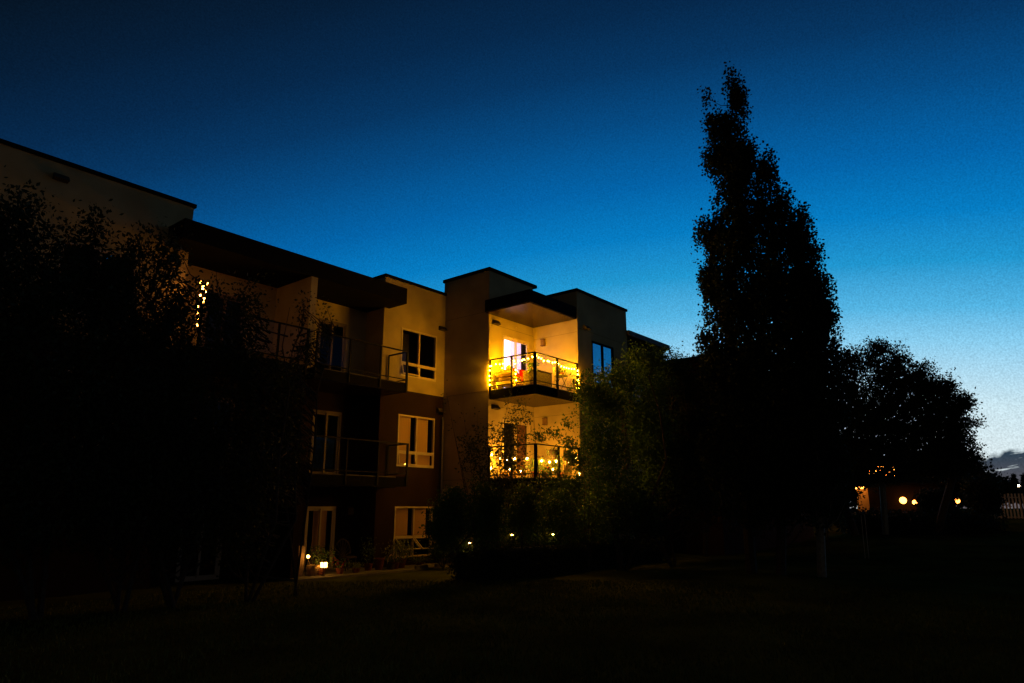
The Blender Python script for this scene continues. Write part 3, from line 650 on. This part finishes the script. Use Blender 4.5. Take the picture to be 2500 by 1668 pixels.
MB().lathe((12.02, 17.22, .05), [(.13, 0), (.16, .15), (.18, .28), (.17, .28), (.14, .05)], 16).build('body', mat('tan_weave', (.38, .24, .10), .9, .1, var=.3, vscale=20, bump=.6), bk, smooth=True)
MB().tube([(11.85, 17.22, .32), (11.82, 17.2, .50), (11.90, 17.16, .30), (12.05, 17.08, .22), (12.18, 17.05, .26)], .012, 6).build('handle', WOOD, bk)
gl = thing('garden_light', (11.82, 17.2, .05), 'small round glowing bulb on a curved stem by the patio door', 'lamp')
MB().ball((11.82, 17.2, .57), .045).build('bulb', LAMPG, gl, smooth=True); MB().tube([(11.80, 17.25, .05), (11.78, 17.25, .35), (11.82, 17.2, .53)], .008, 6).build('stem', BLACK, gl)
tag(MB().box(11.57, 11.80, 17.35, 17.45, .05, .86).build('privacy_screen', mat('tan_panel', (.42, .28, .15), .9, .1, var=.2), bevel=.006), 'low tan upright screen at the patio edge, lit from the side', 'screen')
RINK = mat('red_petals', (.35, .04, .05), .9, .1)
YG = mat('yellow_green_leaf', (.22, .26, .04), .6, .2, var=.3, trans=.3)
potted((12.35, 17.35, .05), .16, .22, .55, .40, 420, .07, 'dark leafy potted bush right beside the lantern', seed=21)
potted((12.85, 17.1, .05), .12, .16, .22, .30, 120, .06, 'pot of red flowers in front of the door frame', seed=22, flowers=(RINK, 26))
potted((13.35, 17.0, .05), .12, .14, .14, .22, 160, .05, 'small bright yellow-green plant in the middle of the patio', leafm=YG, seed=23)
potted((14.95, 17.1, .05), .13, .2, .25, .28, 180, .06, 'pale-flowered pot beside the handled basket', seed=24, flowers=(mat('pale_petals', (.6, .45, .3), .8, .1), 18))
potted((15.3, 17.25, .05), .17, .28, .55, .55, 520, .07, 'tallest leafy pot plant under the open window', seed=25, leafm=YG)
potted((15.95, 17.1, .05), .12, .14, .16, .35, 160, .06, 'low spreading potted plant at the right end of the patio', seed=26)
potted((14.05, 17.3, .05), .13, .2, .75, .25, 200, .06, 'thin upright plant left of the terracotta pot', seed=27)
tp = thing('flower_pot', (14.42, 17.25, .05), 'empty terracotta pot with a bright rim', 'pot'); pot(MB(), (14.42, 17.25, .05), .16, .34).build('body', TERRA, tp)
hb = thing('handled_basket', (14.72, 17.05, .05), 'small basket with a tall hooped handle', 'basket'); MB().lathe((14.72, 17.05, .05), [(.11, 0), (.14, .17), (.13, .17), (.1, .03)], 14).build('body', WICK, hb)
MB().tube([(14.72 + .14 * math.cos(t), 17.05, .22 + .25 * math.sin(t)) for t in np.linspace(0, math.pi, 12)], .009, 6).build('handle', WOOD, hb)
wc = thing('wicker_chair', (13.6, 17.75, .05), 'round-backed wicker chair in the shade of the patio', 'chair')
bb = MB()
for k in range(9):
    a = math.pi * k / 8; bb.tube([(13.6, 17.98, .45), (13.6 + .3 * math.cos(a), 17.98 + .05, .55 + .42 * math.sin(a))], .012, 5)
bb.tube([(13.6 + .31 * math.cos(t), 18.03, .5 + .46 * math.sin(t)) for t in np.linspace(0, math.pi, 14)], .022, 6); bb.build('backrest', WICK, wc)
MB().lathe((13.6, 17.75, .40), [(.26, 0), (.28, .03), (.26, .07)], 16).build('seat', WICK, wc)
for (x, y) in ((13.42, 17.58), (13.78, 17.58), (13.42, 17.95), (13.78, 17.95)): MB().tube([(x, y, .05), (x, y, .42)], .018, 6).build('leg', WICK, wc)
# light stones edging the bed to the right
for k, (x, y, w_) in enumerate(((15.6, 16.62, .5), (16.4, 16.6, .42), (15.3, 12.40, .9), (16.3, 12.40, 1.0), (17.3, 12.40, .8))):
    o = MB().box(x - w_ / 2, x + w_ / 2, y - .05, y + .05, (.03 if k < 2 else .74), (.15 if k < 2 else .83)).build('edging_stone', CONC, bevel=.015)
    tag(o, ['flat pale edging stone at the patio corner', 'second edging stone beyond the patio corner', 'edging stone on the planting bed, nearest the patio', 'middle edging stone on the planting bed', 'farthest edging stone on the planting bed'][k], 'stone', 'edging stones in front of the hedge')
JOINT = mat('joint_shadow', (.20, .16, .065), .95, .05)
for (x0, x1, y0, y1, z) in ((-8, 7.84, 17.846, 17.8495, 8.15), (17.64, 20.19, 15.646, 15.6495, 5.35), (17.64, 20.19, 15.646, 15.6495, 8.30), (20.21, 23.76, 13.596, 13.5995, 5.86), (20.21, 23.76, 13.596, 13.5995, 8.30)): MB().box(x0, x1, y0, y1, z, z + .014).build('control_joint', JOINT, B)
for z in (5.86, 8.75, 2.84): MB().box(17.626, 17.6295, 15.66, 17.84, z, z + .014).build('control_joint', JOINT, B)
for z in (5.17, 8.16): MB().box(20.196, 20.1995, 13.62, 15.63, z, z + .012).build('control_joint', JOINT, B)
# ground cover spilling over the bed's front
rgg = np.random.default_rng(77); nq = 9000; q = np.stack([rgg.uniform(14.0, 23.6, nq), 12.40 - np.abs(rgg.normal(size=nq)) * .10, .84 - np.abs(rgg.normal(size=nq)) * .33], 1); q2 = np.stack([13.97 - np.abs(rgg.normal(size=3200)) * .16, rgg.uniform(12.3, 13.6, 3200), .9 - np.abs(rgg.normal(size=3200)) * .42], 1); q = np.concatenate([q, q2]); q[:, 2] = np.maximum(q[:, 2], .03)
tag(quads('ground_cover', leaf_arrays(q, .07, rgg, aspect=.6), LEAFY), 'low ground cover spilling over the planting bed edge', 'ground cover', kind='stuff')
# raised bed with small garden lights
tag(MB().box(14.0, 23.6, 12.42, 13.55, -.2, .78).build('planting_bed', mat('bed_soil', (.02, .015, .01), 1, .02, var=.4, vscale=8, bump=.8), bevel=.02), 'raised planting bed below the tower', kind='structure')
GLOW = mat('garden_glow', (1, .8, .5), .5, .2, emit=(1, .55, .14), est=30)
for k, (px, py, lab) in enumerate(((1147, 1326, 'small garden light glowing at the left foot of the hedge'), (1250, 1306, 'small garden light under yellow-lit leaves in the middle of the hedge'), (1308, 1306, 'dim small garden light between its two brighter neighbours'), (1350, 1305, 'small garden light at the right end of the hedge row'))):
    p = ony(px, py, 12.62); g_ = thing('garden_light', (p[0], p[1], 0.78), lab, 'lamp', 'garden lights along the hedge')
    MB().ball(p, .032 if k != 2 else .02, 8, .5).build('bulb', GLOW, g_, smooth=True); MB().tube([(p[0], p[1], .78), p], .008, 6).build('stem', BLACK, g_)
    MB().lathe((p[0], p[1], p[2] + .022), [(.06, 0), (.02, .03)], 10).build('lamp_cap', BLACK, g_)
    rgk = np.random.default_rng(200 + k); q = p + np.array([-.05, .05, -.02]) + np.clip(rgk.normal(size=(170, 3)), -1.6, 1.6) * np.array([.20, .10, .12]); q[:, 2] = np.maximum(q[:, 2], .8)
    pl2 = thing('bedding_plant', (p[0], p[1] + .08, .78), ['low leafy plant around the leftmost garden light', 'low plant lit yellow around the second garden light', 'low plant around the dim third garden light', 'low plant around the right-hand garden light'][k], 'plant', 'bedding plants around the garden lights')
    quads('foliage', leaf_arrays(q, .06, rgk, aspect=.5), YG if k == 1 else PLANT, pl2)
# ------------------------------------------------------------------ trees and shrubs
# tall columnar poplars
PG = 'columnar poplars on the lawn'
tree('poplar_tree', at(1835, 1400, 22.5) * [1, 1, 0], lobesS([(1802, 252, 20, 88), (1796, 378, 40, 95), (1722, 252, 6, 26), (1768, 315, 24, 30), (1742, 325, 14, 40), (1748, 395, 32, 40), (1802, 470, 48, 110), (1800, 560, 56, 90), (1738, 582, 32, 52), (1790, 680, 66, 120), (1735, 690, 22, 50), (1795, 820, 72, 130), (1760, 900, 42, 80), (1810, 980, 84, 150), (1820, 1140, 98, 140)], 22.5),
     66000, .095, 'tallest columnar poplar with a pointed crown against the blue sky', 'tree', PG, sat=2, seed=31, clump=.12, per=40, upward=1, trunk_r=.17, shell=2.6, aspect=.85, gaps=.06)
tree('poplar_tree', at(1905, 1400, 22.3) * [1, 1, 0], lobesS([(1873, 418, 18, 48), (1888, 520, 42, 80), (1893, 640, 62, 120), (1900, 790, 80, 145), (1905, 950, 92, 150), (1905, 1130, 100, 150)], 22.3),
     52000, .095, 'middle columnar poplar, shorter than the tallest one', 'tree', PG, sat=2, seed=32, clump=.12, per=40, upward=1, trunk_r=.15, shell=2.6, aspect=.85, gaps=.06)
tree('poplar_tree', at(2005, 1400, 22.0) * [1, 1, 0], lobesS([(1955, 562, 18, 50), (1962, 650, 34, 80), (1978, 750, 40, 95), (2006, 740, 28, 75), (2000, 850, 42, 110), (1995, 980, 60, 120), (1995, 1130, 66, 140)], 22.0),
     34000, .09, 'rightmost and shortest columnar poplar', 'tree', PG, sat=2, seed=33, clump=.12, per=38, upward=1, trunk_r=.13, shell=2.6, aspect=.85, barkm=PALEBARK, gaps=.06)
# spreading trees at the right
TG = 'trees at the right of the lawn'
tree('leafy_tree', at(2085, 1280, 38) * [1, 1, 0] + [0, 0, .7], lobesS([(2085, 885, 30, 36), (2060, 930, 36, 50), (2090, 990, 50, 70), (2065, 1080, 55, 90), (2085, 1130, 50, 50), (2045, 1190, 42, 60)], 38), 24000, .13, 'leafy tree just right of the poplars', 'tree', TG, seed=41, clump=.24, per=30, trunk_r=.2, aspect=.6, sat=5, gaps=.05)
tree('leafy_tree', at(2160, 1285, 40) * [1, 1, 0] + [0, 0, .7], lobesS([(2138, 868, 26, 32), (2150, 905, 38, 30), (2190, 868, 9, 28), (2190, 895, 20, 30), (2140, 846, 8, 22), (2185, 940, 46, 44), (2140, 1000, 60, 70), (2200, 1040, 60, 60), (2150, 1085, 60, 50), (2190, 1120, 50, 40), (2150, 1158, 52, 20)], 40), 29000, .13, 'leafy tree with two small peaks above the far lamps', 'tree', TG, seed=42, clump=.24, per=30, trunk_r=.16, aspect=.6, barkm=PALEBARK, sat=5, gaps=.05)
tree('leafy_tree', at(2285, 1285, 41) * [1, 1, 0] + [0, 0, .75], lobesS([(2245, 915, 22, 26), (2255, 955, 36, 34), (2298, 958, 28, 24), (2320, 995, 30, 26), (2310, 930, 7, 18), (2352, 985, 8, 18), (2378, 1030, 8, 10), (2282, 1018, 62, 48), (2340, 1045, 22, 20), (2335, 1085, 32, 26), (2285, 1080, 66, 52), (2335, 1128, 50, 32), (2262, 1130, 66, 42)], 41), 33000, .13, 'broad leafy tree reaching out to the right over the far lawn', 'tree', TG, seed=43, clump=.24, per=26, trunk_r=.2, aspect=.6, sat=5, gaps=.08)
# dark young trees in front of the left block
tree('young_tree', ony(90, 1480, 14.5) * [1, 1, 0], lobesY([(60, 520, 60, 70), (-20, 700, 130, 200), (150, 700, 90, 150), (100, 950, 190, 200), (60, 1180, 200, 180)], 14.5), 26000, .088, 'dark bushy tree at the left edge of the picture', 'tree', 'young trees in front of the left block', seed=51, clump=.22, per=26, trunk_r=.1, stems=3, aspect=.55, leafm=LEAFY)
tree('young_tree', ony(300, 1470, 14.4) * [1, 1, 0], lobesY([(232, 560, 22, 65), (335, 620, 24, 62), (280, 720, 80, 100), (300, 880, 110, 150), (280, 1080, 140, 180), (300, 1230, 130, 120)], 14.4), 23000, .088, 'dark young tree with two pointed tips against the cream wall', 'tree', 'young trees in front of the left block', seed=52, clump=.18, per=24, upward=1, trunk_r=.08, stems=3, aspect=.55, leafm=LEAFY)
tree('young_tree', ony(430, 1460, 14.2) * [1, 1, 0], lobesY([(405, 640, 30, 58), (430, 760, 48, 80), (400, 900, 95, 110), (450, 1060, 120, 160), (430, 1230, 130, 120)], 14.2), 21000, .085, 'dark young tree whose leaves cross the orange-lit wall corner', 'tree', 'young trees in front of the left block', seed=53, clump=.17, per=24, upward=1, trunk_r=.08, stems=3, aspect=.55, leafm=LEAFY)
tree('young_tree', ony(610, 1450, 14.0) * [1, 1, 0], lobesY([(600, 760, 42, 60), (518, 735, 18, 40), (492, 780, 24, 40), (560, 850, 70, 70), (620, 960, 90, 110), (600, 1120, 120, 130), (590, 1270, 90, 80)], 14.0), 14000, .085, 'dark young tree in front of the far left balcony', 'tree', 'young trees in front of the left block', seed=54, clump=.17, per=24, upward=1, trunk_r=.07, stems=3, aspect=.55, leafm=LEAFY)
tree('young_tree', ony(720, 1440, 14.0) * [1, 1, 0], lobesY([(738, 765, 10, 48), (795, 790, 10, 36), (750, 860, 26, 40), (700, 950, 40, 70), (690, 1090, 50, 100)], 14.0), 3400, .08, 'thin young tree with two spiky tips before the dividing wall', 'tree', 'young trees in front of the left block', seed=55, clump=.12, per=20, upward=1, trunk_r=.04, stems=2, aspect=.5, leafm=LEAFY)
# sapling in front of the tower
tree('sapling', ony(1200, 1370, 13.0) * [1, 1, 0], lobesY([(1255, 1040, 38, 70), (1245, 1120, 48, 60), (1190, 1090, 40, 60), (1150, 1110, 32, 60), (1200, 1180, 80, 50), (1275, 1190, 50, 40)], 13.0), 3300, .085, 'thin open sapling silhouetted against the lower lit balcony', 'tree', seed=61, clump=.09, per=12, upward=1, trunk_r=.05, stems=5, aspect=.5, leafm=LEAFY, twig_r=.004, gaps=.3, maxtwig=.45)
sp = thing('bare_sapling', ony(1180, 1370, 13.3) * [1, 1, 0], 'nearly bare thin stems reaching up past the balcony floor', 'tree'); tb = MB(); rg = random.Random(7)
for (px, py) in ((1285, 985), (1262, 960), (1240, 975), (1130, 1000), (1105, 1040), (1165, 1010), (1090, 960)):
    a = ony(1180, 1370, 13.3) * [1, 1, 0]; b = ony(px, py, 13.3 + rg.uniform(-.4, .4)); m_ = a + (b - a) * .5 + np.array([rg.uniform(-.1, .1), 0, .1])
    tb.tube([a, m_, b], [.016, .010, .003], 5)
    for u in (.5, .62, .74, .85):
        q = m_ + (b - m_) * ((u - .5) * 2); e = q + np.array([rg.uniform(-.35, .35), rg.uniform(-.2, .2), rg.uniform(.15, .35)]); tb.tube([q, e], [.005, .002], 4)
tb.build('trunk', BARK, sp)
rgn = np.random.default_rng(9); PP = []
for (px, py) in ((1285, 985), (1262, 960), (1240, 975), (1130, 1000), (1105, 1040), (1165, 1010), (1090, 960)):
    PP.append(ony(px, py + 10, 13.3) + rgn.normal(size=(9, 3)) * np.array([.12, .12, .18]))
quads('crown', leaf_arrays(np.concatenate(PP), .07, rgn, aspect=.5), LEAFY, sp)
# green tree to the right of the lit balconies
tree('green_tree', ony(1520, 1390, 11.6) * [1, 1, 0], lobesY([(1440, 950, 32, 38), (1505, 930, 55, 48), (1575, 895, 55, 52), (1630, 900, 40, 50), (1470, 1000, 50, 80), (1560, 1020, 90, 110), (1480, 1110, 62, 80), (1600, 1130, 60, 120), (1500, 1230, 90, 90)], 11.6), 44000, .09, 'green tree lit yellow on its left side beside the lower balcony', 'tree', seed=71, clump=.20, per=24, trunk_r=.10, stems=4, aspect=.5, leafm=LEAFG, gaps=.1, sat=3, maxtwig=.4, twig_r=.006, ntwig=150)
tree('leafy_branch_shrub', ony(1430, 1390, 12.2) * [1, 1, 0], lobesY([(1385, 1035, 16, 10), (1350, 1055, 22, 12), (1310, 1062, 22, 9), (1390, 1085, 26, 18), (1400, 1120, 24, 40), (1350, 1170, 38, 26), (1400, 1190, 40, 40)], 12.2), 2500, .10, 'slender shrub with leafy sprays crossing the lower lit balcony', 'shrub', seed=72, clump=.10, per=14, trunk_r=.03, stems=4, aspect=.4, leafm=LEAFG, twig_r=.004, maxtwig=.35)
tree('leafy_tree', ony(1650, 1390, 11.0) * [1, 1, 0], lobesY([(1660, 930, 40, 60), (1690, 1040, 60, 110), (1650, 1180, 70, 120), (1710, 1200, 60, 120), (1560, 1260, 80, 70)], 11.0), 15000, .10, 'dark leafy tree between the green tree and the poplars', 'tree', seed=73, clump=.22, per=26, trunk_r=.1, stems=3, aspect=.5, leafm=LEAFD)
tree('leafy_tree', at(1720, 1330, 30) * [1, 1, 0], lobesS([(1707, 870, 10, 10), (1740, 880, 24, 20), (1650, 900, 18, 14), (1740, 960, 50, 60), (1730, 1080, 60, 90)], 26), 6000, .10, 'tree whose top just clears the low far roof', 'tree', seed=74, clump=.16, per=24, trunk_r=.1, aspect=.55)
# hedge shrubs
for k, (px, py, wx, hy, lab) in enumerate(((1100, 1270, 48, 75, 'dark rounded shrub at the left end of the hedge'), (1185, 1262, 55, 85, 'dark shrub under the sapling in the hedge'), (1275, 1260, 55, 80, 'dark shrub below the lower lit balcony, left of centre'), (1360, 1262, 58, 82, 'dark shrub below the right side of the lower balcony'), (1450, 1270, 60, 80, 'dark shrub at the foot of the green tree'), (1085, 1330, 26, 28, 'small low shrub between the patio and the hedge'))):
    Y = 13.0 if k < 5 else 16.2
    tree('hedge_shrub', ony(px, 1380, Y) * [1, 1, 0] + [0, 0, .78 if k < 5 else 0], lobesY([(px, py, wx, hy), (px - 12, py + 22, wx, hy * .6), (px + 8, py - 40, wx * .6, hy * .5)], Y), 6500 if k < 5 else 1500, .08, lab, 'shrub', 'shrubs in the hedge below the tower', seed=80 + k, clump=.14, per=22, trunk_r=.04, stems=4, aspect=.45, leafm=LEAFG, shell=2.6, maxtwig=.3, twig_r=.004, ntwig=80)
# dark understorey beyond the poplars
for k, (px, py, wx, hy, r_, lab) in enumerate(((2130, 1278, 60, 16, 42, 'low dark hedge added to cover lamplit ground below the house end'), (2230, 1280, 70, 18, 42, 'low dark hedge added to cover lamplit ground below the house lamps'), (2340, 1282, 70, 18, 43, 'low dark hedge added to cover lamplit ground below the lamp post'), (2280, 1228, 12, 26, 44, 'dark shrub between the far lamps'), (2390, 1208, 20, 42, 48, 'dark hedge shrub left of the picket fence'), (2420, 1190, 40, 28, 62, 'low dark trees above the picket fence'), (2010, 1200, 34, 60, 36, 'dark shrub behind the rightmost poplar'))):  # the low hedges are added to cover lamp glow on the ground
    b_ = at(px, 1285 if py > 1250 else 1262, r_); 
    tree('far_shrub', [b_[0], b_[1], H(b_[0], b_[1])], lobesS([(px, py, wx, hy), (px + 20, py + 8, wx * .8, hy * .8)], r_), 6500, .17, lab, 'shrub', 'shrubs at the far edge of the lawn', seed=90 + k, clump=.32, per=30, trunk_r=.06, stems=3, aspect=.6, shell=2.6)
for k, (px, py, wx, hy, lab) in enumerate(((2075, 1170, 60, 60, 'dark far tree behind the orange-lit house end'), (2150, 1160, 60, 55, 'dark far tree behind the warm street lamp'), (2225, 1165, 55, 50, 'dark far tree behind the house lamps'), (2300, 1165, 60, 55, 'dark far tree behind the single lamp post'), (2370, 1175, 45, 42, 'dark far tree next to the conifers'))):
    b_ = at(px, 1255, 68)
    tree('far_tree', [b_[0], b_[1], H(b_[0], b_[1])], lobesS([(px, py, wx, hy), (px + 25, py + 25, wx, hy * .8), (px - 30, py + 20, wx * .7, hy * .8)], 68), 5000, .34, lab, 'tree', 'far trees behind the house', seed=120 + k, clump=.5, per=30, trunk_r=.15, aspect=.7, sat=4, shell=2.6)
def conifer(px, ytop, ybot, w, r_, lab, seed):
    rgc = np.random.default_rng(seed); t = at(px, ytop, r_); b_ = at(px, ybot, r_); root = thing('conifer', b_, lab, 'tree', 'small conifers on the far horizon')
    MB().tube([b_, t], [.12, .02], 6).build('trunk', BARK, root); n = 2600; u = rgc.uniform(0, 1, n) ** .6; dep = float((t - np.array([0, 0, ZC])) @ fw); rad = w * dep / F * u * (.75 + .35 * np.sin(u * 40))
    a = rgc.uniform(0, 6.28, n); P = np.stack([t[0] + rad * np.cos(a), t[1] + rad * np.sin(a), t[2] + (b_[2] - t[2]) * u], 1); quads('crown', leaf_arrays(P, .22, rgc, aspect=.4), LEAFD, root)
for k, (px, yt, w, lab) in enumerate(((2439, 1160, 16, 'small conifer in a gap of the far tree line'), (2474, 1157, 13, 'taller conifer near the right edge'), (2497, 1160, 10, 'conifer cut by the right edge of the picture'), (2400, 1150, 14, 'leftmost far conifer rising over the dark hedge'), (2418, 1154, 13, 'conifer standing just right of the leftmost one'))): conifer(px, yt, 1225, w, 66, lab, 100 + k)

# ------------------------------------------------------------------ far right: fence, house, lamps
pf = thing('picket_fence', at(2450, 1262, 57), 'tall slatted fence catching pale light at the right edge', 'fence'); a = at(2403, 1262, 57); b = at(2560, 1267, 56); FEN = mat('pale_picket', (.55, .50, .42), .8, .2)
nP = 19
for i in range(nP):
    p = a + (b - a) * i / (nP - 1); h_ = 1.55; MB().box(p[0] - .02, p[0] + .02, p[1] - .05, p[1] + .05, p[2] - .2, p[2] + h_).build('picket', FEN, pf)
rl = MB()
for dz in (.03, 1.3): rl.tube([a + np.array([.05, 0, dz]), b + np.array([.05, 0, dz])], .035, 4)
rl.build('rail', FEN, pf)
FARL = mat('far_lamp_glow', (1, .7, .4), .5, .2, emit=(1, .34, .05), est=11)
c0 = at(2100, 1252, 52); c1 = at(2300, 1252, 52)
hs = thing('far_house', [c1[0], c1[1], 1.0], 'low dark house beyond the trees with an orange-lit end wall', 'house')
u_ = (c1 - c0) / np.linalg.norm(c1 - c0); u_[2] = 0; v_ = np.array([-u_[1], u_[0], 0]) * -1
if v_ @ fw < 0: v_ = -v_
def hbox(s0, s1, t0, t1, z0, z1, name, m, par=None):
    mb = MB(); vs = []
    for s_ in (s0, s1):
        for t_ in (t0, t1):
            for z in (z0, z1): q = c0 + u_ * s_ + v_ * t_; vs.append((q[0], q[1], z))
    mb.add(vs, [(0, 1, 3, 2), (4, 6, 7, 5), (0, 4, 5, 1), (2, 3, 7, 6), (0, 2, 6, 4), (1, 5, 7, 3)]); return mb.build(name, m, par or hs)
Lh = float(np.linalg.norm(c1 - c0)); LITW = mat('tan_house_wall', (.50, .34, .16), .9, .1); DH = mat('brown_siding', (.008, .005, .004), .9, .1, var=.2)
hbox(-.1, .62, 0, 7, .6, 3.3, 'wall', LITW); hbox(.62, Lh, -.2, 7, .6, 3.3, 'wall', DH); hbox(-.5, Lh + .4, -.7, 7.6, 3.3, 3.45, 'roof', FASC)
for s_, z, k in ((2.57, 2.36, .21), (3.2, 2.24, .14)):
    pl_ = hbox(s_ - .10, s_ + .10, -.34, -.201, z - .15, z + .15, 'porch_lamp', BLACK); q = c0 + u_ * s_ + v_ * (-.36 - k); MB().ball((q[0], q[1], z), k, 12).build('lamp_glass', FARL, pl_, smooth=True)
# a lamp on the house's eave lights the tan end wall
q = c0 + u_ * .2 + v_ * -.5; el_ = hbox(-.1, .4, -.62, -.4, 3.12, 3.29, 'eave_lamp', FARL)
# lamp post further right
p = at(2336, 1223, 50); zb = H(p[0], p[1]); lp = thing('lamp_post', [p[0], p[1], zb], 'single glowing lamp post right of the far house', 'lamp')
MB().tube([(p[0], p[1], zb), (p[0], p[1], p[2] - .1)], .035, 8).build('pole', BLACK, lp); MB().ball(p, .17, 10).build('globe', FARL, lp, smooth=True); MB().lathe((p[0], p[1], p[2] + .17), [(.18, 0), (.03, .09)], 10).build('lamp_cap', BLACK, lp)
# warm light glimpsed high through the right tree
p = at(2150, 1150, 47); zb = H(p[0], p[1]); lp = thing('street_lamp', [p[0], p[1], zb], 'warm street lamp glimpsed through the leaves of the twin-peaked tree', 'lamp')
MB().tube([(p[0], p[1], zb), (p[0], p[1], p[2])], .06, 8).build('pole', BLACK, lp); 
MB().box(p[0] - .3, p[0] + .3, p[1] - .7, p[1] + .7, p[2] - .3, p[2] + .3).build('lamp_head', FARL, lp)
p = at(2487, 1186, 52); zb = H(p[0], p[1]); lp = thing('lamp_post', [p[0], p[1], zb], 'small lamp added to light the slatted fence near the right edge', 'lamp')  # added lamp, placed only to light the pickets
MB().tube([(p[0], p[1], zb), (p[0], p[1], p[2] - .1)], .03, 8).build('pole', BLACK, lp); MB().ball(p, .055, 10).build('globe', mat('fence_fill_glow', (1, .8, .6), .5, .2, emit=(1, .72, .42), est=45), lp, smooth=True)
# thin stakes on the lawn beside the rightmost poplar
for k, (px, lab) in enumerate(((2105, 'thin white garden stake, left of a pair'), (2114, 'thin white garden stake, right of a pair'))):
    a = at(px, 1300, 30); b = at(px - 3, 1258, 30); tag(MB().tube([a * [1, 1, 0] + [0, 0, H(a[0], a[1])], b], .012, 6).build('garden_stake', WHITE), lab, 'stake', 'pair of thin stakes on the lawn')
